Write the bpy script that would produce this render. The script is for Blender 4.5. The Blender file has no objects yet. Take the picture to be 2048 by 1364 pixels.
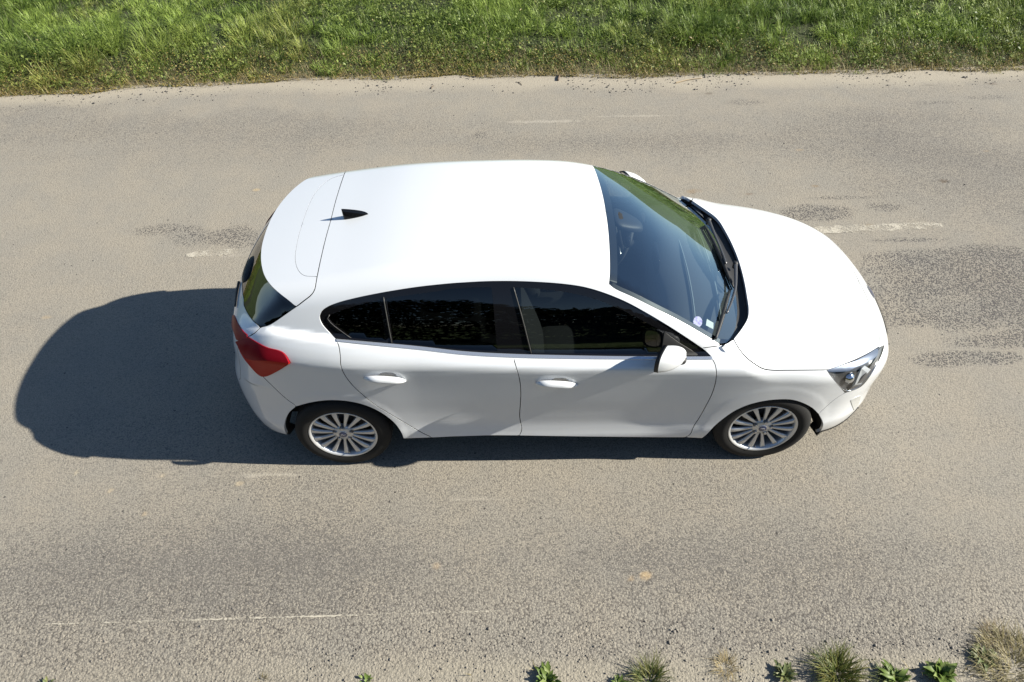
import bpy, math, random
import numpy as np
from mathutils import Vector, Matrix
from mathutils.geometry import delaunay_2d_cdt

# ------------------------------------------------------------------ camera, sky, sun, exposure
SC = bpy.context.scene
COL = SC.collection
CAM = np.array([-.2371, -4.1389, 4.2953]); PITCH, YAW, ROLL, FL = .7683, -.0045, -.018, 1592.6
_fw = np.array([math.sin(YAW)*math.cos(PITCH), math.cos(YAW)*math.cos(PITCH), -math.sin(PITCH)])
_rt = np.array([math.cos(YAW), -math.sin(YAW), 0.]); _up = np.cross(_rt, _fw)
CR = _rt*math.cos(ROLL)+_up*math.sin(ROLL); CU = -_rt*math.sin(ROLL)+_up*math.cos(ROLL)
cam = bpy.data.cameras.new('camera'); cam.sensor_width = 36; cam.lens = 36*FL/2048; cam.clip_start = .1; cam.clip_end = 3000
camo = bpy.data.objects.new('camera', cam); COL.objects.link(camo)
camo.matrix_world = Matrix(((CR[0], CU[0], -_fw[0], CAM[0]), (CR[1], CU[1], -_fw[1], CAM[1]), (CR[2], CU[2], -_fw[2], CAM[2]), (0, 0, 0, 1)))
SC.camera = camo
SUN_EL = math.radians(31.5); SUN_ROT = math.radians(93.6)
w = bpy.data.worlds.new('World'); SC.world = w; w.use_nodes = True
sky = w.node_tree.nodes.new('ShaderNodeTexSky'); sky.sky_type = 'NISHITA'; sky.sun_disc = False
sky.sun_elevation = SUN_EL; sky.sun_rotation = SUN_ROT; sky.air_density = 1.0; sky.dust_density = .2; sky.ozone_density = 2.5
bg = w.node_tree.nodes['Background']; bg.inputs[1].default_value = .058
w.node_tree.links.new(sky.outputs[0], bg.inputs[0])
sl = bpy.data.lights.new('sun', 'SUN'); sl.energy = 5.0; sl.angle = math.radians(.53); sl.color = (1, .95, .84)
so = bpy.data.objects.new('sun', sl); COL.objects.link(so)
sdir = Vector((math.sin(SUN_ROT)*math.cos(SUN_EL), math.cos(SUN_ROT)*math.cos(SUN_EL), math.sin(SUN_EL)))
so.rotation_euler = sdir.to_track_quat('Z', 'Y').to_euler()
SC.view_settings.view_transform = 'Standard'; SC.view_settings.look = 'None'; SC.view_settings.gamma = 1
SC.view_settings.exposure = 1.1
SC.render.engine = 'CYCLES'
SC.cycles.max_bounces = 6; SC.cycles.diffuse_bounces = 3; SC.cycles.glossy_bounces = 4; SC.cycles.transparent_max_bounces = 10; SC.cycles.caustics_reflective = False; SC.cycles.caustics_refractive = False

# ------------------------------------------------------------------ pixel helpers (2048 x 1364 photograph)
def rays(px):
    px = np.asarray(px, float)
    return _fw+CR*((px[:, :1]-1024)/FL)-CU*((px[:, 1:]-682)/FL)
def onz(px, py, z=0.):
    d = rays([(px, py)])[0]; return CAM+d*(z-CAM[2])/d[2]
def onp(pts, a, v):
    d = rays(pts); return CAM+d*((v-CAM[a])/d[:, a])[:, None]
ZM = {1: (440, 300, .24925), 2: (440, 600, .24925), 3: (900, 540, .27861), 4: (1150, 310, .29326), 5: (1350, 640, .234375),
      6: (1340, 380, .24925), 'h': (1600, 660, .1759), 't': (450, 460, .24927), 'b': (450, 680, .17595), 0: (0, 0, 1)}
def q(z, *pts):
    a, b, s = ZM[z]; return [(a+x*s, b+y*s) for x, y in pts]
def spl(pts, step):
    """centripetal Catmull-Rom through points, resampled at about `step`"""
    P = np.asarray(pts, float)
    if len(P) == 2: E = P
    A = np.vstack([2*P[0]-P[1], P, 2*P[-1]-P[-2]]); out = []
    for i in range(1, len(A)-2):
        p0, p1, p2, p3 = A[i-1], A[i], A[i+1], A[i+2]
        t0 = 0; t1 = np.linalg.norm(p1-p0)**.5+1e-9; t2 = t1+np.linalg.norm(p2-p1)**.5+1e-9; t3 = t2+np.linalg.norm(p3-p2)**.5+1e-9
        for t in np.linspace(t1, t2, 17)[:-1]:
            a1 = (t1-t)/(t1-t0)*p0+(t-t0)/(t1-t0)*p1; a2 = (t2-t)/(t2-t1)*p1+(t-t1)/(t2-t1)*p2; a3 = (t3-t)/(t3-t2)*p2+(t-t2)/(t3-t2)*p3
            b1 = (t2-t)/(t2-t0)*a1+(t-t0)/(t2-t0)*a2; b2 = (t3-t)/(t3-t1)*a2+(t-t1)/(t3-t1)*a3
            out.append((t2-t)/(t2-t1)*b1+(t-t1)/(t2-t1)*b2)
    out.append(P[-1]); return resamp(np.array(out), step)
def resamp(E, step):
    L = np.r_[0, np.cumsum(np.linalg.norm(np.diff(E, axis=0), axis=1))]
    n = max(2, int(round(L[-1]/step))+1); s = np.linspace(0, L[-1], n)
    return np.stack([np.interp(s, L, E[:, k]) for k in range(E.shape[1])], -1)

# ------------------------------------------------------------------ objects and tags
def tag(o, label=None, cat=None, group=None, kind=None):
    for k, v in (('label', label), ('category', cat), ('group', group), ('kind', kind)):
        if v: o[k] = v
    return o
def empty(name, loc=(0, 0, 0), parent=None):
    o = bpy.data.objects.new(name, None); COL.objects.link(o); o.location = loc; o.empty_display_size = .1; o.parent = parent; return o
def mesh_obj(name, V, F, mat, parent=None, normals=None, smooth=True, mi=None):
    me = bpy.data.meshes.new(name); me.from_pydata([tuple(v) for v in V], [], [tuple(int(i) for i in f) for f in F])
    for m in (mat if isinstance(mat, (list, tuple)) else [mat]): me.materials.append(m)
    if mi is not None: me.polygons.foreach_set('material_index', np.asarray(mi, np.int32))
    if smooth: me.polygons.foreach_set('use_smooth', np.ones(len(me.polygons), bool))
    me.update()
    if normals is not None: me.normals_split_custom_set_from_vertices([tuple(n) for n in normals])
    o = bpy.data.objects.new(name, me); COL.objects.link(o); o.parent = parent; return o
def link_copy(o, parent, **kw):
    c = o.copy(); COL.objects.link(c); c.parent = parent
    for k, v in kw.items(): setattr(c, k, v)
    return c

# ------------------------------------------------------------------ materials
def mat(name):
    m = bpy.data.materials.new(name); m.use_nodes = True; return m, m.node_tree.nodes, m.node_tree.links, m.node_tree.nodes['Principled BSDF']
def simple(name, col, rough=.5, metal=0., coat=0., spec=.5, noise=0., nscale=40., bump=0., bscale=200.):
    m, N, L, b = mat(name)
    b.inputs['Base Color'].default_value = (*col, 1); b.inputs['Roughness'].default_value = rough; b.inputs['Metallic'].default_value = metal
    b.inputs['Coat Weight'].default_value = coat; b.inputs['Coat Roughness'].default_value = .03; b.inputs['Specular IOR Level'].default_value = spec
    tc = N.new('ShaderNodeTexCoord')
    if noise:
        n = N.new('ShaderNodeTexNoise'); n.inputs['Scale'].default_value = nscale; n.inputs['Detail'].default_value = 4
        L.new(tc.outputs['Object'], n.inputs['Vector'])
        x = N.new('ShaderNodeMix'); x.data_type = 'RGBA'; x.inputs[6].default_value = (*[c*(1-noise) for c in col], 1); x.inputs[7].default_value = (*[min(1, c*(1+noise)) for c in col], 1)
        L.new(n.outputs[0], x.inputs[0]); L.new(x.outputs[2], b.inputs['Base Color'])
    if bump:
        n = N.new('ShaderNodeTexNoise'); n.inputs['Scale'].default_value = bscale; L.new(tc.outputs['Object'], n.inputs['Vector'])
        u = N.new('ShaderNodeBump'); u.inputs['Strength'].default_value = bump; u.inputs['Distance'].default_value = .002
        L.new(n.outputs[0], u.inputs['Height']); L.new(u.outputs[0], b.inputs['Normal'])
    return m
def glass(name, tint, rough=0., ior=1.5, boost=1., refl=(1, 1, 1)):
    """thin window pane: tinted transmission plus a mirror reflection by Fresnel"""
    m, N, L, b = mat(name); N.remove(b)
    t = N.new('ShaderNodeBsdfTransparent'); t.inputs[0].default_value = (*tint, 1)
    g = N.new('ShaderNodeBsdfGlossy'); g.inputs['Roughness'].default_value = rough; g.inputs[0].default_value = (*refl, 1)
    fr = N.new('ShaderNodeFresnel'); ge = N.new('ShaderNodeNewGeometry'); mr = N.new('ShaderNodeMapRange'); mr.inputs[3].default_value = ior; mr.inputs[4].default_value = 1/ior   # same pane from both sides
    L.new(ge.outputs['Backfacing'], mr.inputs[0]); L.new(mr.outputs[0], fr.inputs[0])
    mu = N.new('ShaderNodeMath'); mu.operation = 'MULTIPLY'; mu.use_clamp = True; mu.inputs[1].default_value = boost; L.new(fr.outputs[0], mu.inputs[0])
    x = N.new('ShaderNodeMixShader'); L.new(mu.outputs[0], x.inputs[0]); L.new(t.outputs[0], x.inputs[1]); L.new(g.outputs[0], x.inputs[2])
    L.new(x.outputs[0], N['Material Output'].inputs[0]); return m
PAINT = simple('white_paint', (.68, .70, .72), .35, coat=1.0, noise=.012, nscale=3)
GAP_SHADE = simple('panel_gap_shade', (.012, .012, .013), .8)  # body-coloured gap walls painted dark, standing in for the shade inside them
BLACK = simple('black_plastic', (.016, .016, .017), .55, bump=.15, bscale=900)
GLOSSB = simple('gloss_black', (.006, .006, .007), .04)
TRIM = simple('rubber_trim', (.022, .021, .020), .45)
CHROME = simple('chrome', (.62, .66, .72), .2, metal=.75)
RUBBER = simple('tyre_rubber', (.006, .0058, .0056), .85, noise=.2, nscale=25, bump=.3, bscale=300)
ALLOY = simple('alloy', (.60, .61, .62), .32, metal=.55, coat=.3, noise=.06, nscale=20)
ALLOYD = simple('alloy_shade', (.20, .20, .21), .3, metal=.9)
DARKM = simple('dark_metal', (.05, .05, .055), .5, metal=.5)
WELL = simple('wheel_well', (.010, .010, .010), .9)
REDUP = simple('red_lens_dark', (.21, .005, .012), .3, spec=.12)
REDLO = simple('red_lens_bright', (.38, .016, .006), .3, spec=.12)
LAMPCLEAR = glass('lamp_cover', (.93, .94, .95))
LAMPDARK = simple('lamp_housing', (.06, .06, .062), .3, metal=.2)
LAMPCHROME = simple('lamp_reflector', (.72, .75, .80), .10, metal=1)
WSGLASS = glass('windshield_glass', (.74, .80, .79), boost=3.6, refl=(.82, .94, 1.))
SIDEGLASS = glass('side_glass', (.25, .28, .28), boost=1.6)
PRIVACY = glass('privacy_glass', (.035, .038, .04), boost=1.5)
INT_DARK = simple('cabin_dark', (.030, .031, .034), .7, bump=.3, bscale=500)
INT_SEAT = simple('seat_cloth', (.018, .019, .021), .9, bump=.5, bscale=600)
DASH = simple('dash_plastic', (.06, .065, .07), .75, bump=.3, bscale=500)
INT_ROOF = simple('headliner', (.34, .33, .31), .9)
BROW = simple('lamp_brow_tint', (.075, .095, .135), .35, metal=.4)
SILVER = simple('satin_silver', (.45, .46, .48), .3, metal=.9)

# ------------------------------------------------------------------ the car body as one smooth implicit surface f(x, y, z) = 0
def crs(xk,yk):
    """monotone-ish cubic (finite-difference tangents) 1-D spline, linear extrapolation"""
    xk=np.array(xk,float);yk=np.array(yk,float)
    d=np.diff(yk)/np.diff(xk)
    m=np.empty_like(yk);m[0]=d[0];m[-1]=d[-1]
    h=np.diff(xk)
    m[1:-1]=(d[:-1]*h[1:]+d[1:]*h[:-1])/(h[1:]+h[:-1])
    def f(x):
        x=np.asarray(x,float)
        i=np.clip(np.searchsorted(xk,x)-1,0,len(xk)-2)
        hh=xk[i+1]-xk[i];t=(x-xk[i])/hh
        tc=np.clip(t,0,1)
        a=(1+2*tc)*(1-tc)**2;b=tc*(1-tc)**2;c=tc*tc*(3-2*tc);e=tc*tc*(tc-1)
        v=a*yk[i]+b*hh*m[i]+c*yk[i+1]+e*hh*m[i+1]
        return v+np.where(t<0,t*hh*m[0],0)+np.where(t>1,(t-1)*hh*m[-1],0)
    return f
def smax(a,b,k):
    h=np.maximum(k-np.abs(a-b),0)/k
    return np.maximum(a,b)+h*h*k*.25
def smin(a,b,k): return -smax(-a,-b,k)
def sst(a,b,x):
    t=np.clip((x-a)/(b-a),0,1);return t*t*(3-2*t)
# feature lines along x (x reversed order ascending)
zbelt=crs([-2.1,-1.7,-1.28,-.2,.93,1.3,1.8,2.2],[1.13,1.125,1.09,.988,.945,.93,.86,.75])
zcre =crs([-2.1,-1.5,-.2,.93,1.35,1.8,2.2],[1.01,.985,.93,.885,.86,.80,.72])
plan =crs([-2.2,-2.0,-1.75,-1.35,-.8,-.1,.6,1.35,1.7,1.9,2.05,2.25],[-.30,-.175,-.085,-.016,-.006,0,-.004,-.010,-.048,-.103,-.17,-.29])

def W(x,z):
    zc=zcre(x);zb=zbelt(x);p=plan(x)
    # knots in z (N,K)
    o=np.zeros_like(x)
    s=sst(-1.16,-.42,x)*sst(1.10,.55,x)
    zt=zc-.11-.27;Z=[o+.10,o+.20,o+.27,.27+.12*zt,.27+.22*zt,.27+.40*zt,.27+.67*zt,zc-.11,zc-.05,zc-.012,zc+.012,(zc+zb)/2+.008,zb,zb+.12]
    w=[.80,.862,.884,.891,.886,.884,.890,.899,.903,.904,.898,.872,.838,.74]
    dl=[0,0,-.007,-.021,-.0205,-.0145,-.007,-.001,0,0,0,0,0,0]
    Z=np.stack(Z,-1);V=np.array(w)[None,:]+s[:,None]*np.array(dl)[None,:]
    d=np.diff(V,axis=-1)/np.diff(Z,axis=-1);h=np.diff(Z,axis=-1)
    m=np.empty_like(V);m[:,0]=d[:,0];m[:,-1]=d[:,-1]
    m[:,1:-1]=(d[:,:-1]*h[:,1:]+d[:,1:]*h[:,:-1])/(h[:,1:]+h[:,:-1])
    i=np.clip((z[:,None]>Z).sum(1)-1,0,Z.shape[1]-2)
    r=np.arange(len(x))
    z0=Z[r,i];hh=h[r,i];t=(z-z0)/hh;tc=np.clip(t,0,1)
    v=(1+2*tc)*(1-tc)**2*V[r,i]+tc*(1-tc)**2*hh*m[r,i]+tc*tc*(3-2*tc)*V[r,i+1]+tc*tc*(tc-1)*hh*m[r,i+1]
    v=v+np.where(t<0,t*hh*m[r,0],0)+np.where(t>1,(t-1)*hh*m[r,-1],0)
    for xc in(-1.35,1.35):
        dd=np.sqrt((x-xc)**2+(z-.315)**2)
        v=v+.002*sst(.43,.385,dd)
    return v+p
hoodz=crs([.6,1.0,1.3,1.6,1.85,2.0,2.1,2.2],[1.075,1.040,1.000,.948,.885,.838,.80,.74])
Fz=crs([.1,.2,.3,.45,.6,.72,.82,.9],[2.15,2.20,2.225,2.24,2.27,2.272,2.22,2.12])
Gz=crs([-2.1,-1.9,-1.6,-1.3,-.9,-.5,-.1,.2,.40,.55,.85,1.12,1.4],[1.255,1.290,1.343,1.392,1.452,1.482,1.481,1.447,1.393,1.338,1.190,1.035,.87])
Wg_z=crs([.85,.95,1.05,1.2,1.36,1.5],[.845,.830,.803,.747,.658,.54])
gplan=crs([-2.1,-1.9,-1.5,-1.0,-.3,.4,.95,1.2],[-.12,-.085,-.035,-.004,0,-.006,-.03,-.06])
Rz=crs([.1,.2,.35,.6,.8,.95,1.03,1.15,1.28,1.5],[-1.965,-2.03,-2.08,-2.10,-2.055,-2.03,-2.003,-1.885,-1.715,-1.45])
def f_lower(x,Y,z):
    gs=(Y-W(x,z))
    crown=.02+.10*sst(.9,1.3,x)
    gt=(z-(hoodz(x)-crown*Y*Y-.05*Y**4))
    gt=np.where(x<1.0,np.maximum(gt,z-(zbelt(x)+.01)),gt)
    gf=x-(Fz(z)-.30*Y*Y-.34*Y**6)
    gr=-x+(Rz(z)+.16*Y*Y+.25*Y**6)
    gb=.155-z
    k=.02+.08*sst(.95,1.35,x)
    v=smax(gs,gt,k)
    v=smax(v,gf,.16);v=smax(v,gr,.14);return smax(v,gb,.03)
def g_roof(x,Y,z):
    c=.30*sst(-.2,.5,x)
    xe=x+c*Y*Y
    return (z-(Gz(xe)-.048*Y*Y))/(1+.12*sst(.2,.6,x))
def f_green(x,Y,z):
    gs=(Y-(Wg_z(z)+gplan(x)))*.93
    gt=g_roof(x,Y,z)
    gr=(-x+(Rz(z)+.20*Y*Y+.20*Y**4))*.8
    k=.085-.035*sst(.2,.6,x)
    v=smax(gs,gt,k)
    v=smax(v,gr,.05)
    return smax(v,.7-z,.02)
def f(P):
    x,Y,z=P[:,0],np.sqrt(P[:,1]**2+1e-8),P[:,2]
    return smin(f_lower(x,Y,z),f_green(x,Y,z),.012)

def f_spoil(P):
    x, Y, z = P[:, 0], np.sqrt(P[:, 1]**2+1e-8), P[:, 2]
    return smax((Y-(Wg_z(z)+gplan(x)))*.93, g_roof(x, Y, z), .085)
def fG(P): return f_green(P[:, 0], np.sqrt(P[:, 1]**2+1e-8), P[:, 2])
def fL(P): return f_lower(P[:, 0], np.sqrt(P[:, 1]**2+1e-8), P[:, 2])
def grad(fn, P):
    e = 2e-3; g = np.stack([fn(P+np.eye(3)[k]*e)-fn(P-np.eye(3)[k]*e) for k in range(3)], -1)
    return g/(np.linalg.norm(g, axis=1)[:, None]+1e-12)
def root(fn, O, D, a, b, n, off=0.):
    """first sign change (from outside to inside) of fn-off along O+t*D, t from a to b; falls back to the nearest approach"""
    t = np.linspace(a, b, n); N = len(O)
    P = O[:, None]+D[:, None]*t[None, :, None]
    v = fn(P.reshape(-1, 3)).reshape(N, n)-(off[:, None] if np.ndim(off) else off)
    ins = v < 0; hit = ins.any(1); i = np.where(hit, ins.argmax(1), v.argmin(1))
    hi = t[i]; lo = t[np.maximum(i-1, 0)]
    for _ in range(22):
        m = (lo+hi)/2; vm = fn(O+D*m[:, None])-off; s = vm < 0
        hi = np.where(s & hit, m, hi); lo = np.where(~s & hit, m, lo)
    return O+D*hi[:, None]
def cast(px, fn, off=0.):
    d = rays(px); return root(fn, np.repeat(CAM[None], len(d), 0), d, 4.0, 8.6, 330, off)
X0, X1, CZ, KV, KU = -1.25, 1.2, .55, .8, .9
def to_uv(P):
    cx = np.clip(P[:, 0], X0, X1); dx = P[:, 0]-cx
    rr = np.hypot(P[:, 1], P[:, 2]-CZ)
    return np.stack([cx+KU*np.arctan2(dx, rr), KV*np.arctan2(-P[:, 1], P[:, 2]-CZ)], -1)
def from_uv(uv, fn, off=0.):
    u, v = uv[:, 0], uv[:, 1]/KV; cx = np.clip(u, X0, X1); ph = (u-cx)/KU
    D = np.stack([np.sin(ph), -np.cos(ph)*np.sin(v), np.cos(ph)*np.cos(v)], -1)
    O = np.stack([cx, 0*cx, 0*cx+CZ], -1)
    return root(fn, O+D*1.6, -D, 0., 1.5, 130, off)
def inside(pts, poly):
    x, y = pts[:, 0], pts[:, 1]; c = np.zeros(len(pts), bool); n = len(poly)
    for i in range(n):
        a, b = poly[i], poly[i-1]
        k = (a[1] > y) != (b[1] > y)
        if k.any(): c[k] ^= x[k] < (b[0]-a[0])*(y[k]-a[1])/(b[1]-a[1])+a[0]
    return c
def bdist(pts, poly):
    a = poly; b = np.roll(poly, -1, 0); d = np.full(len(pts), 1e9)
    for i in range(len(a)):
        ab = b[i]-a[i]; t = np.clip(((pts-a[i])@ab)/(ab@ab+1e-12), 0, 1)
        d = np.minimum(d, np.linalg.norm(pts-a[i]-t[:, None]*ab, axis=1))
    return d
def rim_out(uv):
    """outward uv normals of a closed polygon"""
    n = len(uv); nx = np.roll(uv, -1, 0); pv = np.roll(uv, 1, 0)
    A = .5*np.sum(uv[:, 0]*nx[:, 1]-nx[:, 0]*uv[:, 1]); s = 1 if A > 0 else -1
    def en(e):
        l = np.linalg.norm(e, axis=1)[:, None]+1e-12; return s*np.stack([e[:, 1], -e[:, 0]], -1)/l
    a, b = en(uv-pv), en(nx-uv); m = a+b; m /= np.linalg.norm(m, axis=1)[:, None]+1e-9
    c = np.clip(np.sum(m*a, 1), .45, 1)
    return m/c[:, None]
def loop_of(segs, step):
    P, g, r = [], [], []
    for s in segs:
        S = resamp(np.asarray(s[0], float), step); gi = s[1] if len(s) > 1 else .0028; ri = s[2] if len(s) > 2 else 1
        if P and np.linalg.norm(P[-1]-S[0]) < .006: S = S[1:]; g[-1] = min(g[-1], gi) if 0 else g[-1]
        if len(S) == 0: continue
        P += list(S); g += [gi]*len(S); r += [ri]*len(S)
    if np.linalg.norm(P[0]-P[-1]) < .006: P.pop(); g.pop(); r.pop()
    return np.array(P), np.array(g), np.array(r)
def panel(name, segs, fn, mats, parent=None, h=.024, off=0., rim=.02, holes=(), mirror='pair', offfn=None, edge=.0008, closed_uv=None):
    P, gp, rf = loop_of(segs, h*.7)
    uv = to_uv(P) if closed_uv is None else closed_uv(P)
    uv = uv-rim_out(uv)*gp[:, None]
    HU = [to_uv(np.asarray(H)) for H in holes]
    lo, hi = uv.min(0), uv.max(0)
    gx, gy = np.arange(lo[0], hi[0], h), np.arange(lo[1], hi[1], h*.75)
    G = np.stack(np.meshgrid(gx, gy), -1).astype(float); G[::2, :, 0] += h*.5; G = G.reshape(-1, 2)
    G = G[inside(G, uv)]; G = G[bdist(G, uv) > h*.42]
    for H in HU:
        G = G[~inside(G, H)]; G = G[bdist(G, H) > h*.3]
    pts = [uv]+HU+[G]; A = np.vstack(pts); n0 = len(uv); edges = [(i, (i+1) % n0) for i in range(n0)]; base = n0
    for H in HU:
        edges += [(base+i, base+(i+1) % len(H)) for i in range(len(H))]; base += len(H)
    r = delaunay_2d_cdt([Vector((float(a[0]), float(a[1]))) for a in A], edges, [], 0, 1e-7)
    V2 = np.array([(v[0], v[1]) for v in r[0]]); T = np.array([t for t in r[2]])
    cen = V2[T].mean(1); k = inside(cen, uv)
    for H in HU: k &= ~inside(cen, H)
    T = T[k]
    o = off if offfn is None else offfn(V2, from_uv(V2, fn))
    V = from_uv(V2, fn, o); Nn = grad(fn, V)
    if offfn is not None:      # geometric normals for shaped offsets
        Nn = np.zeros_like(V); fnv = np.cross(V[T[:, 1]]-V[T[:, 0]], V[T[:, 2]]-V[T[:, 0]])
        for c in range(3): np.add.at(Nn, T[:, c], fnv)
        Nn /= np.linalg.norm(Nn, axis=1)[:, None]+1e-12
        g0 = grad(fn, V); Nn *= np.sign(np.sum(Nn*g0, 1))[:, None]
    tn = np.cross(V[T[:, 1]]-V[T[:, 0]], V[T[:, 2]]-V[T[:, 0]])
    fl = np.sum(tn*Nn[T].mean(1), 1) < 0; T[fl] = T[fl][:, ::-1]
    V, Nn, F, MI = list(V), list(Nn), [list(t) for t in T], [0]*len(T)
    if rim:
        loops = [(uv, rf, False, gp)]+[(H, np.ones(len(H)), True, np.zeros(len(H))) for H in HU]
        for U, fl_, hole, gq in loops:
            n = len(U)
            if n < 3: continue
            ob = off if offfn is None else offfn(U, from_uv(U, fn))
            B = from_uv(U, fn, ob); nb = grad(fn, B); ou = rim_out(U)*(-1 if hole else 1)
            B2 = from_uv(U+ou*2e-3, fn, ob); od = B2-B; od -= nb*np.sum(od*nb, 1)[:, None]; od /= np.linalg.norm(od, axis=1)[:, None]+1e-9
            s = len(V); e = edge
            R = [(B, nb*.8+od*.6), (B+od*e*.7-nb*e*.5, nb*.5+od*.85), (B+od*e-nb*e*1.8, od), (B+od*e-nb*(rim), od)]
            for b_, n_ in R:
                V += list(b_); Nn += list(n_/(np.linalg.norm(n_, axis=1)[:, None]+1e-9))
            for i in range(n):
                j = (i+1) % n
                if not (fl_[i] and fl_[j]): continue
                for m in range(3):
                    a, b, c, d = s+m*n+i, s+m*n+j, s+(m+1)*n+j, s+(m+1)*n+i
                    fc = [a, b, c, d]
                    q1 = np.cross(V[b]-V[a], V[d]-V[a]); 
                    if q1@(od[i]+nb[i]*.3) < 0: fc = fc[::-1]
                    F.append(fc); MI.append(1 if m >= 1 and gq[i] > 0 and isinstance(mats, (list, tuple)) else 0)
    V, Nn = np.array(V), np.array(Nn); M = np.array([1, -1, 1.])
    if mirror == 'join':
        n = len(V); V = np.vstack([V, V*M]); Nn = np.vstack([Nn, Nn*M]); F = F+[[i+n for i in f_[::-1]] for f_ in F]; MI = MI+MI
    o1 = mesh_obj(name, V, F, mats, parent, Nn, mi=MI)
    if mirror == 'pair':
        o2 = mesh_obj(name, V*M, [f_[::-1] for f_ in F], mats, parent, Nn*M, mi=MI); return o1, o2
    return o1
def curve(px, fn, step=5., off=0.): return cast(spl(px, step), fn, off)
def half(P):
    """part of a cast curve with y <= 0, starting or ending exactly on the centre line"""
    P = P if P[0][1] > P[-1][1] else P[::-1]
    i = int(np.argmax(P[:, 1] <= 0))
    if i > 0:
        a, b = P[i-1], P[i]; t = a[1]/(a[1]-b[1]); c = a+(b-a)*t
    else: c = P[0].copy()
    c[1] = 0.; return np.vstack([c, P[i:]])
def centre(fn, us, vv=0.):
    return from_uv(np.stack([np.asarray(us, float), np.full(len(us), vv)], -1), fn)
PM = [PAINT, GAP_SHADE]
car = tag(empty('car'), 'white five-door hatchback parked along the dusty road, seen from above', 'car')

# ---- feature curves read from the photograph, laid on the body surface
RG = curve(q(1, (1022, 195), (960, 340), (905, 510), (850, 700), (805, 890), (779, 1015)), f_spoil)
RG = half(RG)
RGB = curve(q(1, (779, 1015), (770, 1065), (760, 1118), (735, 1160), (680, 1205), (612, 1258)), f_spoil)
CRE = half(curve(q(1, (840, 265), (780, 330), (720, 450), (660, 590), (615, 760), (603, 880), (625, 960), (670, 1005), (779, 1015)), f_spoil))
TRAIL = half(curve(q(1, (612, 1258), (560, 1212), (480, 1150), (420, 1095), (370, 1030), (345, 970), (330, 880), (335, 780), (360, 680), (400, 570), (450, 470), (520, 380), (600, 300)), f_spoil))
WST = half(curve(q(4, (105, 78), (150, 190), (190, 300), (215, 420), (230, 550), (237, 680), (238, 800), (232, 880)), fG))
WSS = curve(q(4, (232, 880), (270, 910), (400, 970), (550, 1045), (700, 1120), (850, 1205), (945, 1262), (985, 1288)), fG)
WSB = half(curve(q(4, (985, 1288), (1045, 1268), (1085, 1200), (1102, 1110), (1105, 1030), (1088, 930), (1055, 830), (1000, 715), (945, 630), (880, 500)), fG))
HR = half(curve(q(6, (515, 1195), (580, 1110), (625, 1030), (633, 960), (620, 860), (590, 700), (540, 530), (480, 400), (400, 290)), fL))
APIL = curve(q(5, (380, 220), (245, 238)), f)
WO1 = curve(q(3, (1810, 560), (1700, 485), (1560, 395), (1400, 300), (1260, 225), (1100, 160), (960, 120), (800, 97), (600, 83), (430, 78), (250, 80), (100, 88), (0, 95))+q(1, (1600, 1095), (1400, 1125), (1250, 1152), (1100, 1183), (950, 1222), (860, 1258), (815, 1292), (798, 1330))+q(2, (797, 140), (815, 190), (850, 235), (900, 285), (935, 320)), f)
WOF = curve(q(3, (1810, 560), (1850, 592), (1882, 624)), f)
BLO = curve(q(2, (938, 333), (1200, 361), (1600, 401))+q(3, (100, 611), (455, 631), (800, 639), (1200, 643), (1600, 645), (1882, 645)), f)
BHI = curve(q(2, (935, 312), (1200, 335), (1600, 373))+q(3, (100, 585), (455, 604), (800, 613), (1200, 620), (1600, 622), (1876, 622)), f)
DR = curve(q(2, (941, 333), (955, 380), (965, 450), (970, 530), (1000, 600), (1060, 680), (1150, 765), (1250, 845), (1350, 905), (1450, 965), (1550, 1025), (1640, 1075), (1700, 1102)), f)
DM = curve(q(3, (455, 630), (475, 700), (500, 790), (508, 870), (505, 960), (500, 1050), (508, 1100), (515, 1145), (500, 1187)), f)
DF = curve(q(3, (1882, 640), (1900, 670), (1912, 730), (1905, 810), (1880, 890), (1840, 970), (1790, 1060), (1745, 1130), (1725, 1180), (1690, 1200)), f)
SILL_R = curve(q(2, (1700, 1102), (1475, 1110)), f)
SILL_D1 = curve(q(2, (1700, 1102), (1850, 1095), (2006, 1090))+q(3, (300, 1186), (500, 1187)), f)
SILL_D2 = curve(q(3, (500, 1187), (1000, 1195), (1500, 1200), (1690, 1200)), f)
SILL_F = curve(q(3, (1690, 1200), (1808, 1206)), f)
ARCH_R = curve(q(2, (1475, 1110), (1455, 1060), (1400, 985), (1320, 920), (1220, 865), (1120, 830), (1000, 808), (880, 803), (780, 812), (690, 830), (612, 852)), f)
ARCH_RB = curve(q(2, (612, 852), (560, 895), (530, 945), (515, 1000), (520, 1050), (535, 1078)), f)
RBG = curve([(592, 811.5), (573, 798), (548, 775), (526, 753.5)], f)
TLR = curve(q('t', (300, 1176), (335, 1174), (430, 1130), (525, 1070)), f)
TLT = curve(q('t', (528, 1062), (490, 1000), (450, 970), (340, 940), (260, 900), (190, 857)), f)
TGG = curve(q('t', (190, 855), (240, 825), (282, 783)), f)
RGS = curve(q('t', (282, 780), (340, 768), (400, 735), (500, 665), (568, 618)), f)
TLL = curve(q('t', (300, 1176), (270, 1160), (220, 1105), (160, 1012), (107, 898)), f)
HS = curve(q(5, (500, 165), (550, 250), (610, 320), (680, 375), (750, 415), (820, 428), (950, 429), (1290, 426)), f)
HLT = curve(q(5, (1293, 427), (1400, 390), (1550, 330), (1650, 280), (1740, 225)), f)
HF = half(curve(q(6, (1677, 1270), (1677, 1140), (1640, 1020), (1590, 890), (1540, 780), (1470, 670), (1430, 600)), f))
HLR = curve(q(5, (1450, 620), (1370, 530), (1300, 440), (1293, 427)), f)
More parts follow.
